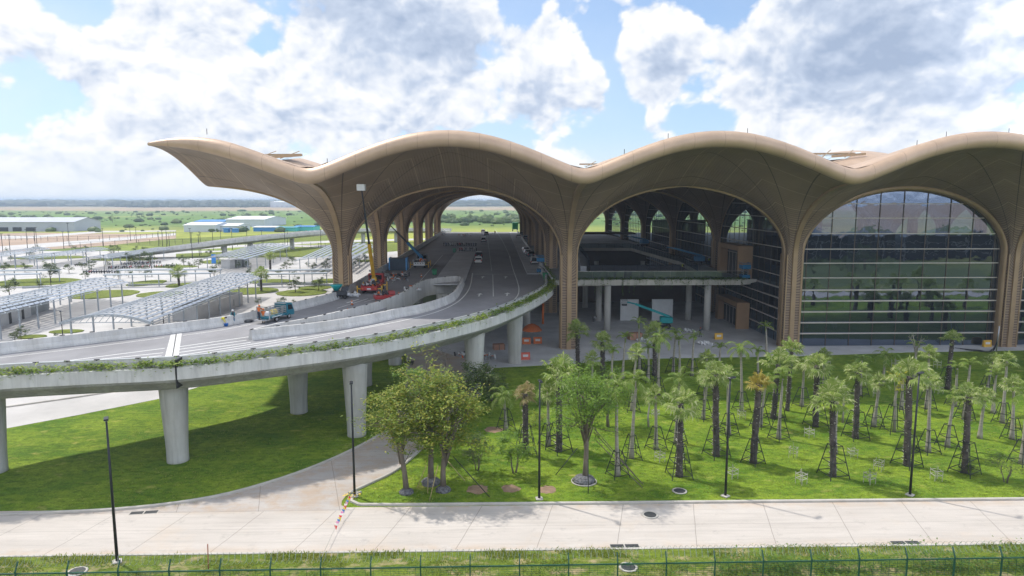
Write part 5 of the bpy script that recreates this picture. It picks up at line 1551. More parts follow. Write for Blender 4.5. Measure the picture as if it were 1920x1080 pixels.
MP = [moto(mat('moto_' + n, c, .3, spec=.6)) for n, c in (('black', (.02, .02, .025)), ('red', (.45, .03, .03)), ('white', (.6, .6, .6)), ('blue', (.05, .09, .2)))]
MN = ('black', 'red', 'white', 'blue'); mi = [0]
def bikes(u0, v0, u1, v1, n, where, z=.03, rz=0.0, group=None):
    for i in range(n):
        q = i / max(n - 1, 1); b = G(u0 + (u1 - u0) * q, v0 + (v1 - v0) * q, z); k = random.choice((0, 0, 1, 2, 3)); src = MP[k]
        t = dup(src, b, rz + random.uniform(-.25, .25)) if src.location.z > -59 else src
        if t is src: t.location = b; t.rotation_euler.z = rz
        t['label'] = '%s motorcycle %s, %s from the left' % (MN[k], where, ORD[i]); t['group'] = group or 'motorcycles parked in the car park'


bikes(143, 499, 165, 497, 7, 'in the short row left of the car park tree')
bikes(205, 504, 325, 501, 28, 'in the back row of the car park', rz=.2); bikes(160, 512, 222, 512, 14, 'in the front row of the car park'); bikes(228, 497, 300, 494, 14, 'in the far row of the car park')
bikes(832, 461, 892, 461, 15, 'across the departures road, farther row', DECK + .01, .2, 'motorcycles on the departures road')
bikes(862, 471, 893, 471, 9, 'on the median island, nearer row', DECK + .17, .1, 'motorcycles on the departures road')
# far elevated ramp
FR = resample([G(u, v, z) for u, v, z in ((215, 478, 1.2), (300, 469, 3.2), (420, 454, 5.8), (520, 443, 7), (640, 433, 7), (760, 431, 7), (840, 432, 7))], 6)
ramp = thing('far_ramp', 'long concrete ramp bridge crossing behind the car park canopies', 'bridge')
mb = MB(); sweep(mb, FR, [(4.5, 0), (4.5, .9), (4.1, .9), (4.1, .05), (-4.1, .05), (-4.1, .9), (-4.5, .9), (-4.5, -.5), (-2.2, -1.6), (2.2, -1.6)]); mb.build('deck', M_barr, ramp)
for (u, v) in ((408, 468), (476, 464), (548, 462), (686, 466), (745, 462)):
    c = G(u, v, 0); p = min(FR, key=lambda w: abs(w.x / w.y - c.x / c.y)); MB().lathe([(1.2, 0), (1.1, 1), (1.1, p.z - 1.4)], 16).build('pier', M_pier, ramp, (p.x, p.y, 0))
# tall dark light masts and mesh fencing beyond the car park
masts = [(6, 479, 438), (20, 482, 440), (52, 470, 430), (67, 472, 430), (70, 466, 426), (120, 467, 434), (130, 462, 418), (194, 462, 428), (245, 452, 424), (256, 455, 426), (298, 462, 434), (305, 462, 432), (313, 464, 428), (318, 465, 438), (358, 466, 428), (361, 485, 436), (374, 480, 440), (377, 478, 436), (400, 470, 434), (415, 468, 432), (436, 468, 428), (464, 468, 424), (492, 470, 432), (535, 475, 434), (540, 470, 432), (602, 466, 430)]
mp = None
for i, (u, v, vt) in enumerate(sorted(masts)):
    b = G(u, v, .03); h = hgt(u, v, vt, .03)
    if mp is None:
        mp = thing('light_mast', 'x', 'mast', b); MB().tube([(0, 0, 0), (0, 0, 10)], [.15, .10], 8).build('pole', M_pole, mp); q = MB(); q.box((-.6, -.15, 9.8), (.6, .15, 10), 0, .03); q.build('lamp_head', M_pole, mp); t = mp
    else: t = dup(mp, b, 0)
    t.scale = (1, 1, h / 10); tag(t, 'slim dark light mast beyond the canopies, %s from the left' % ORD[i], 'mast', 'dark light masts beyond the car park')
for pts, lab in ((((-10, 448), (90, 452), (240, 449), (330, 441)), 'dark mesh fence with close posts along the brown earth yard'), (((120, 466), (300, 458), (460, 462), (620, 466)), 'dark mesh fence with posts along the far edge of the car park')):
    P = resample([G(u, v, .03) for u, v in pts], 5.0); f = thing('mesh_fence', lab, 'fence', P[0])
    mb = MB()
    for a, b in zip(P, P[1:]):
        mb.bar(a - P[0] + Vector((0, 0, 2.6)), b - P[0] + Vector((0, 0, 2.6)), .09); mb.bar(a - P[0] + Vector((0, 0, 1.3)), b - P[0] + Vector((0, 0, 1.3)), .06)
    mb.build('rail', M_pole, f)
    mb = MB()
    for a in P: p = a - P[0]; mb.bar(p, p + Vector((0, 0, 2.8)), .14)
    mb.build('fence_posts', M_pole, f)
# pale roads and bare earth beyond
M_earth = mat('brown_earth', (0.40, 0.29, 0.21), .95, .25, .03)
def sheet(name, pts, m, z): mb = MB(); slab(mb, [(p.x, p.y) for p in pxs(pts)], z=z); struct(name, mb, m)
sheet('earth_yard', [(-60, 478), (330, 452), (330, 440), (60, 436), (-60, 440)], M_earth, .026)
sheet('far_road', [(-60, 475), (110, 462), (330, 441), (330, 437), (110, 454), (-60, 466)], M_pave, .034)
sheet('far_road', [(-60, 449), (60, 447), (190, 436), (330, 434), (330, 432), (190, 433), (60, 442), (-60, 443)], M_pave, .034)
sheet('far_road', [(330, 470), (620, 455), (800, 450), (800, 447), (620, 451), (330, 465)], M_pave, .034)
sheet('lawn', [(215, 459), (330, 447), (640, 434), (760, 436), (640, 450), (330, 464)], M_bedgrass, .03)
sheet('lawn', [(600, 482), (800, 467), (800, 455), (330, 476), (330, 484)], M_bedgrass, .036)
# sheds and warehouses
def shed(name, label, u0, u1, vb, vt, depth, wall, roof, gable=.25, cat='shed'):
    a, b = G(u0, vb, 0), G(u1, vb, 0); L = (b - a).length; h = hgt(u0, vb, vt); t = thing(name, label, cat, a, math.atan2((b - a).y, (b - a).x))
    e = h * (1 - gable); mb = MB(); mb.prism([(0, 0), (depth, 0), (depth, e), (depth / 2, h - .1), (0, e)], 0, L, 'x'); mb.build('wall', wall, t)
    mb = MB(); mb.prism([(-.6, e - .1), (-.6, e + .15), (depth / 2, h + .25), (depth + .6, e + .15), (depth + .6, e - .1), (depth / 2, h)], -.6, L + .6, 'x'); mb.build('roof', roof, t)
    return t, L, e


M_sroof = mat('white_sheet_roof', (.74, .76, .79), .5, .1, .1); M_swall = mat('pale_sheet_wall', (.52, .56, .60), .6, .12, .1); M_teal = mat('teal_sheet', (.05, .30, .36), .5, .15, .2); M_bsheet = mat('blue_sheet', (.04, .22, .55), .5, .1, .2); M_lgrey = mat('grey_sheet', (.40, .42, .47), .55, .1, .05)
shed('white_shed', 'largest white shed with a bright gabled roof among the blue stores', 424, 496, 425, 407, 60, M_swall, M_sroof)
shed('white_shed', 'low white shed left of the largest one, behind the light masts', 345, 404, 435, 418, 30, M_swall, M_sroof)
shed('white_shed', 'small white shed between the low one and the blue boxes', 400, 446, 434, 420, 25, M_swall, M_sroof)
shed('teal_shed', 'teal shed roof behind the low white sheds', 365, 420, 423, 413, 30, M_teal, M_bsheet)
shed('blue_store', 'long bright blue store with a pale roof right of the white sheds', 475, 517, 434, 425, 18, M_bsheet, M_sroof, .12)
shed('teal_store', 'teal fenced store at the end of the blue store', 517, 555, 434, 426, 18, mat('mint_sheet', (.06, .45, .42), .5), M_teal, .12)
shed('teal_store', 'small teal store nearest the bronze column', 552, 588, 433, 424, 18, mat('mint_sheet', (.06, .45, .42), .5), M_bsheet, .12)
shed('blue_box', 'blue container before the small white shed, left of two', 419, 428, 436, 428, 4, M_bsheet, M_bsheet, .03, 'container'); shed('blue_box', 'blue container before the small white shed, right of two', 435, 444, 436, 429, 4, M_bsheet, M_bsheet, .03, 'container')
t, L, e = shed('warehouse', 'very long grey warehouse with dark bays at the frame edge', -60, 140, 434, 409, 34, M_lgrey, M_lgrey, .3, 'warehouse')
for k in range(5): mb = MB(); mb.box((4 + k * L / 8, -.4, .1), (4 + (k + .65) * L / 8, -.02, e * .45)); mb.build('loading_bay', M_door, t)
t, L, e = shed('white_hall', 'pale hall on the horizon above the sheds', 507, 552, 389, 377, 160, M_swall, M_sroof, .15, 'hall')
for k in range(5): mb = MB(); mb.box((L * (k + .2) / 5, -1, 1), (L * (k + .7) / 5, -.1, e * .35)); mb.build('window', M_lgrey, t)
shed('white_hall', 'blue roofed long hall on the horizon at the frame edge', -10, 55, 379, 374.6, 200, M_bsheet, M_bsheet, .3, 'hall'); shed('white_hall', 'bright low white hall below the blue one at the frame edge', 0, 26, 384, 381, 160, M_sroof, M_sroof, .2, 'hall'); shed('white_hall', 'tiny white hall on the horizon left of the pale hall', 388, 440, 377, 374, 200, M_sroof, M_sroof, .2, 'hall')
# far woods, scrub and two single trees
M_wood = leaf_mat('far_wood_leaf', (0.035, 0.07, 0.03), (0.05, 0.09, 0.035), (0.07, 0.11, 0.05), .01)
def blob(mb, c, r, h, n=7):
    k = len(mb.v); rings = ((.75, 0), (1.0, .35), (.8, .75), (.35, 1.0))
    for q, z in rings: mb.v += [(c[0] + r * q * _c(6.283 * i / n) * random.uniform(.75, 1.2), c[1] + r * q * _s(6.283 * i / n), c[2] + h * z * random.uniform(.85, 1.15)) for i in range(n)]
    for j in range(3):
        for i in range(n): mb.face((k + j * n + i, k + j * n + (i + 1) % n, k + j * n + n + (i + 1) % n, k + j * n + n + i))
    mb.face(tuple(k + 3 * n + i for i in range(n)))


mb = MB()
for _ in range(5200):
    y = random.choice((random.uniform(2600, 3400), random.uniform(3200, 6500), random.uniform(4000, 9000))); x = random.uniform(-.85, .85) * y
    s = random.uniform(.6, 1.3) * (1 + y / 8000); blob(mb, (x, y, 0), 26 * s, 11 * s * random.uniform(.5, 1.3))
for _ in range(330): x = random.gauss(-1010, 120); blob(mb, (x, random.gauss(2500, 90), 0), 17, random.uniform(9, 17))
o = mb.build('far_woods', M_wood, kind='stuff'); tag(o, 'dark band of woods along the whole horizon', 'woods', kind='stuff')
mb = MB()
for _ in range(1100):
    y = 330 + random.random() ** 1.3 * 1200 if random.random() < .25 else random.uniform(520, 1500); x = random.uniform(-.85, .5) * y
    if y < 520 and x < 60: continue
    if abs(x) < 140 and y < 640: continue
    s = random.choice((.3, .4, .5, .6, 1.4)) * random.uniform(.7, 1.2); blob(mb, (x, y, 0), 3.6 * s, 2.6 * s, 7)
for _ in range(90): y = random.gauss(760, 45); blob(mb, (random.uniform(-150, 60), y, 0), random.uniform(4, 8), random.uniform(3, 8), 7)
o = mb.build('scrub', leaf_mat('scrub_leaf', (.12, .19, .05), (.17, .23, .07), (.08, .14, .05), .02), kind='stuff'); tag(o, 'scattered scrub bushes over the green fields', 'scrub', kind='stuff')
for (u, v, vt, lab) in ((211, 417, 404, 'single dark round tree standing in the field beyond the warehouse'), (493, 410, 398, 'single dark tree behind the largest white shed')):
    t = dup(cpp[0], G(u, v, 0), 0, lab, None); k = hgt(u, v, vt) / 4.2; t.scale = (k * 1.3, k * 1.3, k); t['group'] = 'single trees in the far fields'
# ------------------------------------------------------------------ vehicles
M_glassd = mat('car_glass', (0.015, 0.018, 0.022), .08, spec=.7)
M_red = mat('tail_red', (.5, .02, .02), .3); M_wpaint = mat('white_paint', (.72, .72, .72), .3, spec=.6); M_spaint = mat('silver_paint', (.38, .39, .41), .3, metal=.4); M_dpaint = mat('dark_paint', (.03, .033, .04), .3, spec=.6)
M_tealp = mat('teal_paint', (.012, .15, .21), .35, .1, 1, spec=.6); M_teal2 = mat('bright_teal_paint', (.0, .30, .32), .4, .1, 1, spec=.5); M_bpaint = mat('lift_blue', (.01, .16, .34), .4, .12, 1)
M_redp = mat('truck_red', (.36, .03, .03), .5, .25, 1); M_yel = mat('machine_yellow', (.62, .36, .03), .5, .2, 1); M_or = mat('safety_orange', (.62, .15, .03), .6, .2, 1); M_bin = mat('bin_green', (.02, .19, .08), .5, .15, 1)


def wheels(t, xs, ys, r=.32, w=.2):
    for x in xs:
        for y in ys:
            k = MB().wheel((x, y, r), r, w).build('wheel', M_tyre, t); s = 1 if x > 0 else -1
            MB().wheel((x + s * w * .42, y, r), r * .6, .04).build('rim', M_chrome, k)


def car(paint, tall=0.0, L=4.4, W=1.78):
    """hatchback / off-roader, nose towards +y"""
    t = thing('parked_car', 'x', 'car', (0, 0, -70)); h = L / 2; H = 1.46 + tall
    mb = MB(); mb.prism([(-h, .35), (-h + .1, .28), (h - .1, .28), (h, .4), (h - .04, .66), (h - .25, .78), (h - 1.1, .9), (-h + .05, .92), (-h - .02, .7)], -W / 2, W / 2, 'x')
    for v in range(len(mb.v)):
        x, y, z = mb.v[v]; f = 1 - .10 * max(0, abs(y) - h + .6) / .6 - (.03 if z < .3 else 0); mb.v[v] = (x * f, y, z)
    b = mb.build('body', paint, t)
    def ring(z, y0, y1, w): return [(-w, y0, z), (w, y0, z), (w, y1, z), (-w, y1, z)]
    mb = MB(); R0, R1 = ring(.90, -h + .12, h - 1.15, W / 2 - .05), ring(H - .09, -h + .35, h - 2.0, W / 2 - .2); mb.v += R0 + R1
    for q in ((0, 1, 5, 4), (1, 2, 6, 5), (2, 3, 7, 6), (3, 0, 4, 7), (4, 5, 6, 7)): mb.face(q)
    mb.build('window', M_glassd, t)
    mb = MB(); mb.box((-W / 2 + .17, -h + .3, H - .10), (W / 2 - .17, h - 1.95, H), 0, .05)
    for i in range(4): mb.bar(R0[i], R1[i], .09)
    for s in (-1, 1): mb.bar((s * (W / 2 - .06), -.3, .9), (s * (W / 2 - .19), -.3, H - .08), .09)
    mb.build('roof', paint, t)
    for s in (-1, 1):
        m = MB(); m.box((s * W / 2 * .82 - .14, -h - .05, .68), (s * W / 2 * .82 + .10, -h + .05, .95), 0, .02); m.build('taillight', M_red, t)
        m = MB(); m.box((s * W / 2 * .72 - .18, h - .16, .58), (s * W / 2 * .72 + .15, h - .02, .72), 0, .02); m.build('headlight', M_lens, t)
    m = MB(); m.box((-W / 2 * .88, -h - .10, .32), (W / 2 * .88, -h + .1, .56), 0, .04); m.build('bumper', M_seat if tall else paint, t)
    m = MB(); m.box((-.26, -h - .08, .62), (.26, -h - .01, .74)); m.build('number_plate', M_white, t)
    wheels(t, (-W / 2 + .09, W / 2 - .09), (-h + .8, h - .85)); return t


CW, CS, CDK, CT4 = car(M_wpaint), car(M_spaint, .15, 4.3), car(M_dpaint, .1), car(M_wpaint, .38, 4.6, 1.85)
used = set()
def park(src, u, v, lab, rz=0.0):
    b = G(u, v, DECK + .01)
    if src.name in used: t = dup(src, b, rz, lab)
    else: used.add(src.name); t = src; t.location = b; t.rotation_euler.z = rz; t['label'] = lab
    t['group'] = 'cars parked on the departures road'


park(CW, 897, 493, 'white hatchback seen from behind beside the median, nearest car on the road')
park(CDK, 898, 483, 'dark car just ahead of the white hatchback beside the median')
park(CT4, 907, 454, 'tall white off-roader beside the motorcycles, tail lights showing')
park(CT4, 1002, 496, 'white off-roader parked right behind the blue scissor lift'); park(CW, 988, 477, 'white car at the right kerb, front of the slanted pair', .1); park(CDK, 994, 482, 'dark rear car of the slanted pair at the right kerb', .1); park(CW, 985, 472, 'white car heading the slanted line at the right kerb', .1)
park(CS, 985, 449, 'silver car at the right kerb, nearer of the far pair'); park(CW, 972, 446, 'white car at the far right kerb beside the green truck'); park(CDK, 978, 442, 'dark car at the far right kerb behind the green truck'); park(CS, 912, 441, 'grey car far along the median'); park(CW, 906, 436, 'white car farthest along the median')
# small trucks
def light_truck(label, a, b, paint):
    """cab-over flatbed; a = rear wheel ground point, b = front wheel ground point"""
    d = b - a; t = thing('flatbed_truck', label, 'truck', a, math.atan2(d.y, d.x)); W = .86
    mb = MB(); mb.prism([(1.95, .5), (3.45, .42), (3.52, .75), (3.42, 1.05), (3.02, 1.90), (2.75, 1.97), (1.98, 1.97)], -W, W, 'y')
    c = mb.build('cab', paint, t)
    m = MB(); m.prism([(3.44, 1.10), (3.04, 1.86), (3.07, 1.87), (3.47, 1.11)], -W + .1, W - .1, 'y'); m.build('windscreen', M_glassd, c)
    for s in (-1, 1): m = MB(); m.prism([(2.25, 1.12), (3.22, 1.12), (2.94, 1.72), (2.25, 1.76)], s * W - .012, s * W + .012, 'y'); m.build('window', M_glassd, c)
    for s in (-1, 1): m = MB(); m.box((3.44, s * .62 - .14, .62), (3.54, s * .62 + .14, .80), 0, .02); m.build('headlight', M_lens, c)
    m = MB(); m.box((-1.35, -W, .62), (1.9, W, .82), 0, .02); m.box((-1.3, -.35, .42), (2.0, .35, .6)); m.build('bed', paint, t)
    m = MB(); m.box((-.9, -W - .02, .66), (1.0, -W - .004, .76)); m.build('lettering_band', M_white, t)
    m = MB()
    for s in (-1, 1):
        for z in (1.0, 1.22, 1.44, 1.66): m.bar((-1.3, s * W * .97, z), (1.86, s * W * .97, z), .07)
        for x in (-1.3, -.5, .3, 1.1, 1.84): m.bar((x, s * W * .97, .8), (x, s * W * .97, 1.72), .06)
    for z in (1.0, 1.22, 1.44, 1.66, 1.95): m.bar((1.84, -W * .95, z), (1.84, W * .95, z), .07)
    m.build('side_rails', M_chrome, t)
    m = MB(); m.box((-2.0, -W, .42), (-1.36, W, .50), 0, .02); m.bar((-1.36, -W, .5), (-1.36, -W, 2.0), .1); m.bar((-1.36, W, .5), (-1.36, W, 2.0), .1); m.build('tail_lift', M_chrome, t)
    for x in (0, 2.45):
        for s in (-1, 1):
            k = MB().wheel((x, s * (W - .1), .32), .32, .2, 'y').build('wheel', M_tyre, t); MB().wheel((x, s * W, .32), .19, .05, 'y').build('rim', M_chrome, k)
    return t


ta, tb = G(508, 603, DECK), G(541.5, 594, DECK); td = (tb - ta).normalized(); tb = ta + td * 2.45
light_truck('teal cab flatbed truck with silver rail sides and an open tail lift', ta, tb, M_tealp)
TM = Matrix.Translation(ta) @ Matrix.Rotation(math.atan2(td.y, td.x), 4, 'Z')
m = MB(); m.box((-.45, -.4, 0), (.45, .4, .42), 0, .08); m.box((-.3, -.3, .42), (.35, .3, .62), 0, .1); o = m.build('cargo_sack', mat('sack_yellow', (.62, .50, .10), .7, .2, 3), loc=TM @ Vector((.55, 0, .82)), rz=math.atan2(td.y, td.x)); tag(o, 'yellow wrapped load in the bed of the teal truck', 'sack')
m = MB(); m.box((-.4, -.3, 0), (.4, .3, .5), 0, .05); o = m.build('cargo_sack', M_white, loc=TM @ Vector((-.75, 0, .82))); tag(o, 'white sack at the rear of the teal truck bed', 'sack')


def junk(mb, c, n, sp, mi=4):
    for _ in range(n):
        s = random.uniform(.12, .4); M = Matrix.Translation(Vector((c[0] + random.gauss(0, sp[0]), c[1] + random.gauss(0, sp[1]), c[2] + abs(random.gauss(0, sp[2]))))) @ Matrix.Rotation(random.uniform(0, 3), 4, Vector((random.random(), random.random(), 1)).normalized())
        mb.box((-s, -s * .6, -s * .3), (s, s * .6, s * .3), random.randrange(mi), .03, M)


JM = [M_grey, M_or, M_dpaint, M_white]
def boom_truck(name, label, loc, rz, paint, boom_to, low, high, tip=None, rear=None):
    t = thing(name, label, 'crane truck', loc, rz)
    m = MB(); m.box((-1.2, -3.2, .75), (1.2, 2.6, 1.0), 0, .03); m.box((-1.25, -3.3, .6), (1.25, -3.15, 1.25), 0, .03); m.box((-1.22, -3.1, 1.0), (-1.14, 2.5, 1.42)); m.box((1.14, -3.1, 1.0), (1.22, 2.5, 1.42)); m.build('bed', paint, t)
    m = MB(); m.prism([(2.7, .7), (4.6, .7), (4.7, 1.4), (4.4, 2.5), (2.8, 2.6)], -1.15, 1.15, 'x'); c = m.build('cab', paint, t)
    m = MB(); m.box((-1.0, 2.66, 1.6), (1.0, 2.69, 2.35)); m.build('window', M_glassd, c)
    for y in (-2.2, -1.1, 3.6):
        for s in (-1, 1): k = MB().wheel((s * 1.05, y, .5), .5, .34).build('wheel', M_tyre, t); MB().wheel((s * 1.22, y, .5), .28, .06).build('rim', M_chrome, k)
    if rear:
        m = MB(); m.box((-1.2, -3.36, .55), (1.2, -3.305, 1.3), 0, .01); r = m.build('rear_board', M_wpaint, t)
        for s in (-1, 1):
            for q in (0, 1): m = MB(); a = s * (.28 + .5 * q); m.quad((a - .16, -3.365, 1.18), (a + .02, -3.365, 1.18), (a + .16, -3.365, .95), (a - .0, -3.365, .95)); m.build('chevron', M_dpaint, r)
    else:
        for s in (-1, 1): m = MB(); m.box((s * .95 - .12, -3.345, .8), (s * .95 + .12, -3.305, .95)); m.build('taillight', M_or, t)
        m = MB(); m.box((-.3, -3.345, .75), (.3, -3.305, .95)); m.build('number_plate', M_white, t)
    m = MB(); m.lathe([(.55, 1.0), (.5, 1.5), (.4, 2.1), (.3, 2.3)], 12, c=(0, 1.2, 0)); m.build('slew_column', low, t)
    base = Vector((0, 1.2, 2.1)); e = Vector(boom_to); mid = base.lerp(e, .42)
    m = MB(); m.bar(base, mid, .48, h=.55); m.build('boom', low, t)
    m = MB(); m.bar(base.lerp(e, .38), base.lerp(e, .75), .28, h=.32); m.bar(base.lerp(e, .7), e, .17, h=.2); m.build('boom_extension', high, t)
    if tip: m = MB(); m.box((e.x - .62, e.y - .5, e.z - .1), (e.x + .5, e.y + .5, e.z + .8), 0, .04); m.build('basket', M_wpaint, t)
    for y in (-2.7, 2.2):
        for s in (-1, 1): m = MB(); m.bar((s * 1.2, y, .8), (s * 1.9, y, .8), .16); m.bar((s * 1.9, y, 0), (s * 1.9, y, 1.3), .16); m.build('outrigger', M_yel, t)
    m = MB(); junk(m, (0, -1.1, 1.2), 26, (.55, .9, .35)); m.build('load', JM, t, kind='stuff')
    return t


b = G(692, 552, DECK); tip = Vector((-18.7, 97.6, 25.4))
boom_truck('crane_truck', 'red flatbed crane truck with a tall yellow and black boom and white basket', (b.x, b.y + 3.3, DECK), 0, M_redp, (tip.x - b.x, tip.y - b.y - 3.3, tip.z - DECK), M_yel, M_dpaint, True)
b = G(786, 503, DECK)
boom_truck('crane_truck', 'white backed crane truck with a blue boom slanting left under the arch', (b.x, b.y + 3.3, DECK), 0, M_dpaint, (-7.3, 3.0, 9.3), M_bpaint, M_dpaint, None, True)
# blue hoarding box, dumper, trailer, bins and site clutter
b = G(729, 507, DECK); c = G(763, 506, DECK); t = thing('blue_container', 'dark blue container with light blue end walls beside the white crane truck', 'container', b)
w = (c - b).length; m = MB(); m.box((.25, 0, 0), (w - .25, 2.4, 2.5), 0, .03); m.build('body', mat('container_dark', (.03, .05, .08), .5, .2, 1), t)
for x in (0, w - .24): m = MB(); m.box((x, -.15, 0), (x + .24, 2.55, 2.6), 0, .03); m.build('end_wall', mat('container_blue', (.10, .32, .65), .5), t)
b = G(636, 560, DECK); t = thing('mixer_cart', 'black wheeled mixer with a bright teal hopper by the barrier', 'mixer', b, .3)
m = MB(); m.box((-1.0, -.7, .5), (1.1, .7, 1.2), 0, .12); m.build('chassis', M_dpaint, t); m = MB(); m.lathe([(.35, 1.25), (.8, 1.9), (.95, 2.1), (.9, 2.12)], 14, c=(-.35, 0, 0)); m.build('hopper', M_teal2, t)
m = MB(); m.prism([(.2, 1.2), (1.2, 1.2), (1.5, 1.9), (.4, 1.75)], -.6, .6, 'y'); m.build('cover', M_dpaint, t); m = MB(); m.box((1.1, -.4, .4), (1.5, .4, .8), 0, .1); m.build('sack', M_white, t)
for s in (-1, 1):
    for x in (-.5, .8): MB().wheel((x, s * .72, .32), .32, .2, 'y').build('wheel', M_tyre, t)
b = G(722, 565, DECK); t = thing('red_trailer', 'small red trailer with white load behind the inner barrier', 'trailer', b, .35)
m = MB(); m.box((-1.5, -.8, .4), (1.5, .8, .95), 0, .05); m.build('tub', M_redp, t); m = MB(); m.box((.5, -.5, .95), (1.4, .5, 1.5), 0, .08); m.build('engine', mat('dull_red', (.25, .04, .04), .6), t); m = MB(); junk(m, (-.5, 0, 1.0), 8, (.4, .3, .15)); m.build('load', JM, t, kind='stuff')
for s in (-1, 1): MB().wheel((0, s * .85, .3), .3, .18, 'y').build('wheel', M_tyre, t)
def bin_(u, v, lab, z=DECK):
    b = G(u, v, z); t = thing('wheelie_bin', lab, 'bin', b, group='green wheeled bins'); m = MB(); m.v += [(-.36, -.36, .12), (.36, -.36, .12), (.36, .36, .12), (-.36, .36, .12), (-.48, -.48, 1.15), (.48, -.48, 1.15), (.48, .48, 1.15), (-.48, .48, 1.15)]
    for q in ((3, 2, 1, 0), (4, 5, 6, 7), (0, 1, 5, 4), (1, 2, 6, 5), (2, 3, 7, 6), (3, 0, 4, 7)): m.face(q)
    m.build('tub', M_bin, t); m = MB(); m.box((-.5, -.52, 1.16), (.5, .5, 1.26), 0, .03); m.build('lid', M_bin, t)
    for s in (-1, 1): MB().wheel((s * .3, .38, .12), .12, .08).build('wheel', M_tyre, t)


bin_(815, 516, 'green wheeled bin standing at the near end of the median island'); bin_(1022, 524, 'green wheeled bin by the right barrier below the scissor lift'); bin_(852, 474, 'green wheeled bin beside the motorcycles'); bin_(1021, 493, 'dark green bin behind the blue scissor lift on the pavement')
b = G(966, 434, DECK); t = thing('box_truck', 'green covered truck far along the right kerb', 'truck', b); m = MB(); m.box((-1.3, 0, 1.0), (1.3, 5, 4.0), 0, .06); m.build('cargo_box', M_bin, t); m = MB(); m.box((-1.2, 5.1, .7), (1.2, 6.8, 2.8), 0, .12); m.build('cab', M_wpaint, t)
wheels(t, (-1.05, 1.05), (1.0, 2.2, 6.0), .48, .3)


def scissor(u, v, z, lab, h=2.6, loc=None):
    b = Vector(loc) if loc else G(u, v, z); t = thing('scissor_lift', lab, 'scissor lift', b); m = MB(); m.box((-.7, -1.0, .25), (.7, 1.0, .85), 0, .05); m.build('chassis', M_bpaint, t)
    m = MB()
    for k in range(3):
        z0, z1 = .85 + k * (h - 1.9) / 3 + 0, .85 + (k + 1) * (h - 1.9) / 3
        for s in (-.4, .4): m.bar((s, -.8, z0), (s, .8, z1), .09); m.bar((s, .8, z0), (s, -.8, z1), .09)
    m.build('scissor_arms', M_chrome, t)
    m = MB(); zt = h - 1.05; m.box((-.75, -1.1, zt), (.75, 1.1, zt + .14), 0, .02)
    for zz in (.55, 1.05):
        for p, q in (((-.72, -1.05), (.72, -1.05)), ((.72, -1.05), (.72, 1.05)), ((.72, 1.05), (-.72, 1.05)), ((-.72, 1.05), (-.72, -1.05))): m.bar((*p, zt + zz), (*q, zt + zz), .07)
    m.box((-.74, -1.08, zt + .14), (.74, -1.03, zt + .8)); m.box((-.74, -1.0, zt + .14), (-.70, 1.0, zt + .7)); m.build('platform', M_bpaint, t)
    for x in (-.62, .62):
        for y in (-.7, .7): MB().wheel((x, y, .25), .25, .18).build('wheel', M_tyre, t)


scissor(1013, 512, DECK, 'blue scissor lift parked at the right kerb of the departures road', 3.4); scissor(0, 0, DECK, 'blue scissor lift on the terrace before the tan portal', 3.0, (46.0, 124.0, DECK + .0) if False else (45.7, 123.95, DECK))


def boom_lift(lab, b, rz, paint, L=6.5, rise=2.6):
    t = thing('boom_lift', lab, 'boom lift', b, rz); m = MB(); m.box((-1.2, -1.0, .45), (1.2, 1.0, .9), 0, .08); m.build('chassis', M_dpaint, t); m = MB(); m.box((-.6, -.95, .95), (1.7, .95, 2.1), 0, .12); m.build('turret', paint, t)
    m = MB(); m.bar((1.2, 0, 2.1), (-L, 0, 2.1 + rise), .36, h=.42); m.bar((-L * .9, 0, 2.1 + rise * .95), (-L - 1.6, 0, 2.1 + rise * 1.15), .24); m.build('boom', paint, t)
    m = MB(); x0 = -L - 2.6; zt = 1.6 + rise * 1.1
    m.box((x0, -.8, zt), (x0 + 1.0, .8, zt + .1))
    for zz in (.5, 1.0):
        for p, q in (((x0, -.8), (x0 + 1, -.8)), ((x0 + 1, -.8), (x0 + 1, .8)), ((x0 + 1, .8), (x0, .8)), ((x0, .8), (x0, -.8))): m.bar((*p, zt + zz), (*q, zt + zz), .06)
    m.build('basket', M_dpaint, t)
    for x in (-.9, .9):
        for s in (-1, 1): MB().wheel((x, s * 1.05, .45), .45, .3, 'y').build('wheel', M_tyre, t)


boom_lift('teal boom lift with its arm raised left under the terrace', G(1243, 614, .05), -.15, M_teal2, 5.2, 2.3); b = G(1306, 497, DECK); boom_lift('blue boom lift on the terrace deck beside the glass wall', b, -.2, M_bpaint, 5.0, 1.6); boom_lift('dark blue boom lift far back on the terrace', G(1205, 462, DECK), .3, M_bpaint, 4, 1.0)
# forecourt clutter
def crate(u, v, s, lab, m=None, z=.05):
    b = G(u, v, z); t = thing('wooden_crate', lab, 'crate', b, .2); k = MB(); k.box((-s, -s * .6, 0), (s, s * .6, s * 1.0), 0, .02); k.build('box', m or mat('plywood', (.38, .20, .13), .8, .2, 2), t); k = MB()
    for x in (-s, 0, s): k.bar((x, -s * .62, 0), (x, -s * .62, s), .1)
    k.build('batten', M_bark, t)


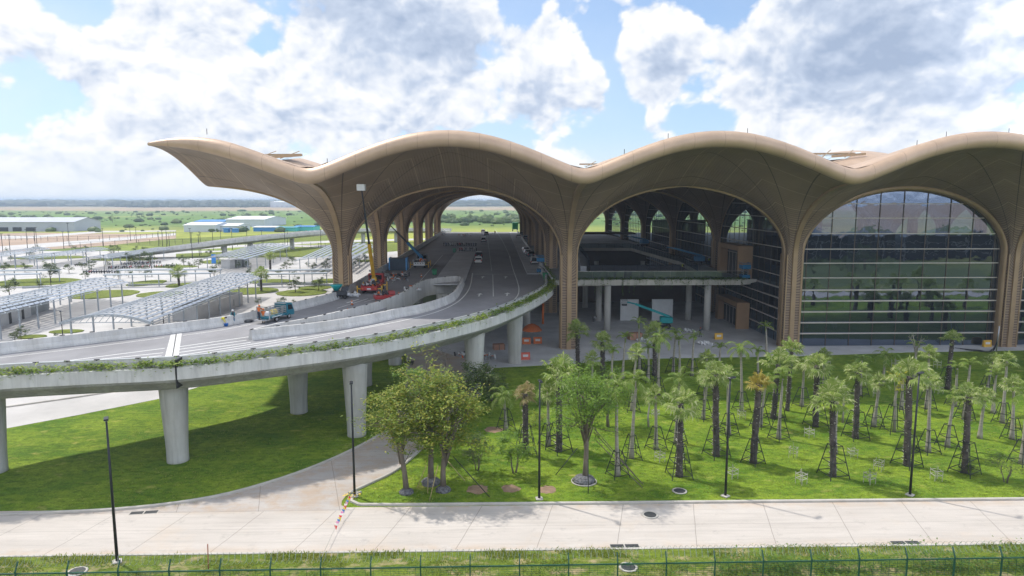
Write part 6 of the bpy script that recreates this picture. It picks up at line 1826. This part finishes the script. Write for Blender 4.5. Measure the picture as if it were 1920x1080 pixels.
crate(1190, 636, 1.15, 'brown wooden crate on the forecourt behind the palms'); crate(935, 655, .9, 'brown wooden crate between the two nearest right piers')
b = G(997, 640, .05); t = thing('parasol', 'orange parasol over the forecourt between orange barriers', 'parasol', b); MB().tube([(0, 0, 0), (0, 0, 2.7)], .04, 8).build('pole', M_chrome, t)
MB().lathe([(1.75, 1.9), (1.72, 2.0), (1.2, 2.6), (.6, 2.95), (.05, 3.1)], 16).build('canopy', M_or, t)
def barrier(u, v, lab, z=.05, m=None):
    t = thing('site_barrier', lab, 'barrier', G(u, v, z), .1, 'orange site barriers'); k = MB(); k.prism([(-.25, 0), (.25, 0), (.12, 1.1), (-.12, 1.1)], -.7, .7, 'x'); k.build('body', m or M_or, t); k = MB(); k.box((-.4, -.21, .45), (.4, -.17, .8)); k.build('reflector', M_white, t)


barrier(987, 645, 'orange barrier under the parasol, left of two'); barrier(1008, 644, 'orange barrier under the parasol, right of two'); barrier(985, 674, 'red orange barrier on the forecourt edge beside the pier', m=mat('faded_orange', (.55, .12, .08), .7)); barrier(1347, 636, 'yellow orange box barrier at the foot of the right terrace pillar', m=M_yel); barrier(1850, 650, 'yellow box on two legs before the last bronze column', m=M_yel)
b = G(1018, 607, .05); o = MB().tube([(0, 0, 0), (0, 0, 4)], .22, 8).build('orange_pipe', M_or, loc=b); tag(o, 'upright orange pipe behind the parasol', 'pipe')
for (u, v, s, lab, z) in ((870, 668, 1.0, 'heap of site rubble behind the pier on the service road', .05), (905, 672, .8, 'pile of grey materials between the two right piers', .05), (720, 520, 1.2, 'heap of cable drums and scrap behind the red crane truck', DECK), (755, 518, .8, 'scrap pile between the two crane trucks', DECK), (708, 512, 1.3, 'tangled scrap heap against the left barrier behind the red crane truck', DECK), (742, 527, 1.1, 'scrap heap right of the red crane truck boom', DECK), (662, 556, .5, 'white rubble bags beside the black mixer', DECK), (775, 545, .6, 'small boxes at the inner barrier beside the red trailer', DECK), (1290, 622, .6, 'small bundle of white sacks under the terrace', .05), (1205, 640, .5, 'white sheeting lying by the wooden crate', .05), (820, 441, 1.6, 'stack of pallets and boards far along the left barrier', DECK), (870, 443, 1.5, 'stack of pale boards beside the far median', DECK), (1320, 646, .5, 'white bags on the forecourt beyond the palms', .05)):
    m = MB(); junk(m, (0, 0, .15), 22, (s, s * .6, s * .35)); o = m.build('material_pile', JM if 'white' not in lab else [M_white], loc=G(u, v, z)); tag(o, lab, 'pile', kind='stuff')
t = thing('trolley', 'empty black frame trolley beside the service road under the viaduct', 'trolley', G(767, 683, .05)); k = MB(); k.box((-.7, -.5, .3), (.7, .5, .38)); k.bar((-.7, -.5, .3), (-.7, -.5, 1.4), .06); k.bar((-.7, .5, .3), (-.7, .5, 1.4), .06); k.bar((-.7, -.5, 1.4), (-.7, .5, 1.4), .06); k.build('frame', M_pole, t)
for x in (-.55, .55):
    for y in (-.45, .45): MB().wheel((x, y, .15), .15, .08).build('wheel', M_tyre, t)
o = MB().tube([G(1868, 660, .05), G(1868, 662, .05) + Vector((.1, 0, 4.3))], .09, 8).build('cable_pole', M_chrome); tag(o, 'thin grey cable pole before the last bronze column', 'pole')
for i in range(3):
    P = resample([G(1790 + 10 * i, 652 + 2 * i, .1), G(1830, 656 + i, .12), G(1862, 654 + 2 * i, .3), G(1868, 660, .05) + Vector((0, -.1, 3.4 - .3 * i))], .5); o = MB().tube(P, .06, 6).build('cable', M_pole); tag(o, 'black cable looping to the thin grey pole, %s of three' % ('outer', 'middle', 'inner')[i], 'cable', 'black cables at the grey pole')

# opposite wing whose roof is mirrored in the glass arches
wing = thing('concourse_wing', 'low concourse with a scalloped bronze roof mirrored in the great glass arch', 'concourse', (0, -58, 0))
m = MB(); N, K = 130, 8; x0, x1 = -150, 260
for i in range(N + 1):
    x = x0 + (x1 - x0) * i / N; f = abs(math.sin(math.pi * (x - 13) / 30))
    for k in range(K + 1): q = k / K; m.v.append((x, 12 - 60 * q, 10.5 + 3.0 * f * (1 - q) + 11.5 * math.sin(q * math.pi / 2) + 2.5 * f * q * (1 - q)))
for i in range(N):
    for k in range(K): m.face((i * 9 + k, (i + 1) * 9 + k, (i + 1) * 9 + k + 1, i * 9 + k + 1), 0, True)
m.build('roof', M_gold, wing); m = MB(); m.box((x0, -46, 0), (x1, 0, 9.8)); m.build('wall', M_door, wing); m = MB()
for k in range(46): m.bar((x0 + 3 + k * 9, .1, 0), (x0 + 3 + k * 9, .1, 9.8), .5)
for z in (3.2, 6.5): m.bar((x0, .2, z), (x1, .2, z), .3)
m.build('mullion_grid', M_fin, wing)

for i in range(22):
    t = dup(cpp[i % 3], (-30 + i * 7.5 + random.uniform(-2, 2), random.uniform(-34, 8), 0), i * 1.3, 'dark roadside tree mirrored in the glass arch, %s from the left' % ORD[i], 'trees mirrored in the glass'); k = random.uniform(1.3, 2.1); t.scale = (k, k, k)

# palms of the same lawn beyond the frame: the glass arch mirrors them
MPL = []
for i in range(46):
    y = random.uniform(54, 100); x = .80 * y + 6 + random.random() * 66; k = i % 3
    t = bpy.data.objects.new('fan_palm', None); COL.objects.link(t); t.location = (x, y, .02); h = random.uniform(4, 6.5)
    add_mesh('trunk', FTR[k], t, sc=(1, 1, h / 5)); add_mesh('crown', FANC[i % 5], t, (0, 0, h), (1.05,) * 3, i); MPL.append(t)
MPL.sort(key=lambda t: t.location.x)
for i, t in enumerate(MPL): tag(t, 'fan palm mirrored in the great glass arch, %s from the left' % (ORD[i] if i < len(ORD) else 'last but %d' % i), 'palm tree', 'palms mirrored in the glass')

for i, (u, v) in enumerate(((660, 572), (705, 574), (748, 556), (790, 520), (652, 588))):
    t = thing('traffic_cone', 'orange traffic cone on the deck by the machines, %s from the left' % ORD[i], 'cone', G(u, v, DECK), 0, 'orange traffic cones'); m = MB(); m.lathe([(.17, .04), (.13, .3), (.03, .72)], 12); m.build('cone', M_or, t); m = MB(); m.box((-.22, -.22, 0), (.22, .22, .04), 0, .01); m.build('base', M_seat, t); m = MB(); m.lathe([(.142, .28), (.105, .45)], 12); m.build('band', M_white, t)
# ------------------------------------------------------------------ people: one skinned body per pose, clothes over it
M_skin = mat('skin', (.30, .17, .11), .6); M_hair = mat('hair_black', (.012, .010, .009), .6)


def skin_mesh(name, chains, root, mats_):
    """chains: lists of (point, radius); joined where points coincide; grown with the Skin modifier"""
    V, E, Rr, idx = [], [], [], {}
    for ch in chains:
        prev = None
        for p, r in ch:
            key = tuple(round(c, 4) for c in p)
            if key not in idx: idx[key] = len(V); V.append(p); Rr.append(r)
            if prev is not None and prev != idx[key]: E.append((prev, idx[key]))
            prev = idx[key]
    me = bpy.data.meshes.new(name); me.from_pydata(V, E, [])
    o = bpy.data.objects.new(name, me); COL.objects.link(o)
    md = o.modifiers.new('skin', 'SKIN'); md.use_smooth_shade = True
    for i, sv in enumerate(me.skin_vertices[0].data):
        sv.radius = (Rr[i], Rr[i]); sv.use_root = i == idx[tuple(round(c, 4) for c in root)]
    o.modifiers.new('sub', 'SUBSURF').render_levels = 1; o.modifiers['sub'].levels = 1
    dg = bpy.context.evaluated_depsgraph_get(); ev = o.evaluated_get(dg)
    out = bpy.data.meshes.new_from_object(ev); out.materials.clear()
    for m in mats_: out.materials.append(m)
    out.name = name
    bpy.data.objects.remove(o); return out


def pose(lean=0.0, crouch=0.0, armL=(.25, .1), armR=(.25, .1), step=.12):
    """joints of a 1.7 m figure facing +x; lean bends the trunk forward from the hips"""
    hip = Vector((0, 0, .92 - crouch)); f = lambda d, z: hip + Vector((_c(lean) * d + _s(lean) * z, 0, -_s(lean) * d + _c(lean) * z))
    J = dict(hip=hip, waist=f(0, .16), chest=f(0, .36), neck=f(.01, .53), head=f(.03, .66), crown=f(.02, .76))
    for s, (fw, out) in ((1, armL), (-1, armR)):
        y = Vector((0, s, 0)); sh = J['chest'] + (J['neck'] - J['chest']) * .6 + y * .19
        el = sh + Vector((_s(fw) * .28, s * out * .28, -_c(fw) * .28)); wr = el + Vector((_s(fw + .35) * .25, s * out * .10, -_c(fw + .35) * .25))
        hd = wr + (wr - el).normalized() * .09
        J['sh', s], J['el', s], J['wr', s], J['hd', s] = sh, el, wr, hd
        hp = hip + y * .10 - Vector((0, 0, .04)); ft = Vector((s * step, s * .13, .07)); kn = hp.lerp(ft, .5) + Vector((.04 + crouch * .6, 0, 0))
        J['hp', s], J['kn', s], J['an', s], J['toe', s] = hp, kn, ft, ft + Vector((.17, s * .02, -.04))
    return J


def figure(J):
    ch = [[(J['hip'], .115), (J['waist'], .105), (J['chest'], .125), (J['neck'], .055), (J['head'] - (J['head'] - J['neck']) * .25, .075), (J['head'], .095), (J['crown'], .07)]]
    up = (J['crown'] - J['neck']).normalized(); fw = Vector((up.z, 0, -up.x))
    ch.append([(J['head'], .095), (J['head'] + fw * .115 - up * .01, .014)])                       # nose
    for s in (1, -1):
        ch.append([(J['chest'], .125), (J['sh', s], .062), (J['el', s], .044), (J['wr', s], .028), (J['hd', s], .034)])
        ax = (J['hd', s] - J['wr', s]).normalized()
        for k, L in enumerate((.07, .085, .08, .06)): o = Vector((.012 - .0, s * 0, 0)) * 0 + Vector(((k - 1.5) * .018, 0, 0)); a = J['hd', s] + o * 1.0 + ax * .02; ch.append([(J['hd', s], .034), (a + ax * L * .5, .010), (a + ax * L + Vector((.015, -s * .015, 0)), .008)])
        ch.append([(J['wr', s], .028), (J['wr', s] + ax * .04 + Vector((.035, 0, 0)), .012), (J['wr', s] + ax * .085 + Vector((.045, -s * .01, 0)), .009)])
        ch.append([(J['hip'], .115), (J['hp', s], .088), (J['kn', s], .060), (J['an', s], .040), (J['toe', s], .035)])
    return skin_mesh('body', ch, J['hip'], [M_skin])


def clothes(J, full_sleeve=True):
    a = [[(J['hip'] + (J['waist'] - J['hip']) * -.2, .138), (J['waist'], .132), (J['chest'], .150), (J['neck'] - (J['neck'] - J['chest']) * .25, .10)]]
    for s in (1, -1): a.append([(J['chest'], .150), (J['sh', s], .084), (J['el', s], .066)] + ([(J['wr', s], .05)] if full_sleeve else []))
    shirt = skin_mesh('shirt', a, J['chest'], [])
    b = [[(J['waist'] - (J['waist'] - J['hip']) * .4, .135), (J['hip'], .142)]]
    for s in (1, -1): b.append([(J['hip'], .142), (J['hp', s], .112), (J['kn', s], .085), (J['an', s] + Vector((0, 0, .05)), .066)])
    trousers = skin_mesh('trousers', b, J['hip'], [])
    bt = MB()
    for s in (1, -1): p = J['an', s]; bt.tube([p + Vector((-.06, 0, -.02)), p + Vector((.05, 0, -.02)), J['toe', s] + Vector((.05, 0, 0))], [.062, .066, .05], 8)
    v = [[(J['hip'] + (J['waist'] - J['hip']) * .3, .150), (J['waist'], .146), (J['chest'], .166), (J['chest'] + (J['neck'] - J['chest']) * .45, .135)]]
    vest = skin_mesh('vest', v, J['chest'], [])
    up = (J['crown'] - J['neck']).normalized(); q = up.to_track_quat('Z', 'X').to_matrix().to_4x4(); h = MB()
    h.lathe([(.150, -.02), (.152, .0), (.122, .01), (.118, .06), (.09, .115), (.03, .14)], 14); M = Matrix.Translation(J['head'] + up * .04) @ q; h.v = [tuple(M @ Vector(p)) for p in h.v]
    return shirt, trousers, bt.mesh('boots', M_seat), vest, h.mesh('helmet', M_white)


POSES = {}
for nm, J in (('stand', pose(.03)), ('bend', pose(1.25, .08, (.15, .1), (.1, .1), .16)), ('reach', pose(.12, 0, (1.2, .1), (.9, .15))), ('walk', pose(.08, 0, (.5, .1), (-.2, .1), .22))): POSES[nm] = (figure(J), clothes(J), J)
CL = {k: mat('cloth_' + k, c, .85, .15, 6) for k, c in dict(orange=(.62, .16, .04), blue=(.05, .14, .24), teal=(.05, .20, .24), yellow=(.62, .55, .05), dark=(.03, .035, .05), khaki=(.36, .29, .19), white=(.6, .6, .6), red=(.4, .06, .06), lime=(.50, .60, .08), grey=(.2, .2, .2)).items()}


def person(label, u, v, z, rz, p, shirt, trousers, vest=None, helmet='white', loc=None):
    b = Vector(loc) if loc else G(u, v, z); body, (sh, tr, bo, ve, he), J = POSES[p]; t = thing('person', label, 'person', b, rz, 'workers on the site')
    def put(nm, me, m=None):
        if m is not None:
            me = me.copy(); me.materials.clear(); me.materials.append(m)
        o = bpy.data.objects.new(nm, me); COL.objects.link(o); o.parent = t; return o
    put('body', body); put('shirt', sh, CL[shirt]); put('trousers', tr, CL[trousers]); put('boots', bo)
    if vest: put('vest', ve, CL[vest])
    if helmet: put('helmet', he, CL[helmet])
    else:
        k = MB(); up = (J['crown'] - J['neck']).normalized(); M = Matrix.Translation(J['head'] + up * .02) @ up.to_track_quat('Z', 'X').to_matrix().to_4x4(); k.lathe([(.108, -.04), (.115, .03), (.085, .09), (.02, .115)], 12); k.v = [tuple(M @ Vector(q)) for q in k.v]; put('hair', k.mesh('hair', M_hair))
    return t


tz = math.atan2(td.y, td.x)
person('worker in yellow top bending over a blue bucket by the barrier', 413, 612, DECK, .2, 'bend', 'yellow', 'dark', None, None)
person('worker with a white helmet and teal top standing by the barrier', 438, 608, DECK, -1.6, 'stand', 'teal', 'blue', 'dark', 'white')
person('worker in orange standing on the tail lift of the teal truck', 0, 0, 0, tz, 'reach', 'orange', 'dark', 'orange', 'orange', TM @ Vector((-1.68, .35, .5)))
person('worker in orange top and pale trousers beside the teal truck', 494, 606, DECK, 1.6, 'reach', 'orange', 'khaki', 'orange', 'orange')
m = MB(); m.lathe([(.2, 0), (.26, .32), (.28, .34)], 12); m.lathe([(.25, .30), (.2, .30)], 12); o = m.build('bucket', mat('bucket_blue', (.02, .15, .5), .4), loc=G(413, 612, DECK) + Vector((.62, .12, 0))); tag(o, 'blue bucket at the feet of the bending worker', 'bucket')
m = MB(); m.lathe([(.45, 0), (.55, .18), (.35, .30), (.1, .32)], 12); o = m.build('rubber_tub', M_dpaint, loc=G(466, 604, DECK)); tag(o, 'black rubber tub on the road behind the teal truck', 'tub')
person('person in red walking far along the departures road', 928, 440, DECK, 1.5, 'walk', 'red', 'dark', None, None)
person('worker in lime vest beside the blue scissor lift on the road', 1022, 506, DECK, 2.5, 'stand', 'dark', 'dark', 'lime', 'white')
person('worker in lime vest alone at the terrace void railing', 0, 0, 0, .5, 'stand', 'dark', 'dark', 'lime', 'white', (38.0, 137.6, DECK))
person('worker in lime vest, left of two by the blue boom lift', 1272, 476, DECK, .5, 'stand', 'dark', 'dark', 'lime', 'white'); person('worker in lime vest, right of two by the blue boom lift', 1277, 480, DECK, 2.5, 'walk', 'grey', 'dark', 'lime', 'white')
person('worker in pale vest right of the blue boom lift', 1329, 497, DECK, 1.0, 'stand', 'dark', 'dark', 'lime', 'white'); person('worker in pale vest at the glass wall beside the tan portal', 1349, 487, DECK, 3.0, 'walk', 'dark', 'dark', 'lime', 'white')
person('worker in dark clothes with a red helmet under the terrace', 1313, 632, .05, 2.0, 'stand', 'dark', 'dark', None, 'red'); person('worker in white top crouching between the dim pillars', 1112, 603, .05, 0.3, 'bend', 'white', 'dark', None, None)
# ------------------------------------------------------------------ haze
m = bpy.data.materials.new('haze_air'); m.use_nodes = True; t = m.node_tree
for n in list(t.nodes):
    if n.type == 'BSDF_PRINCIPLED': t.nodes.remove(n)
pv = t.nodes.new('ShaderNodeVolumePrincipled'); pv.inputs['Color'].default_value = (.70, .83, 1.0, 1); pv.inputs['Density'].default_value = 0.00022
t.links.new(pv.outputs[0], t.nodes['Material Output'].inputs['Volume'])
mb = MB(); mb.box((-17000, -4500, -1.0), (17000, 27000, 40.0)); o = mb.build('haze', m); o['kind'] = 'stuff'; tag(o, 'pale blue haze that fades the far fields', 'haze', kind='stuff')
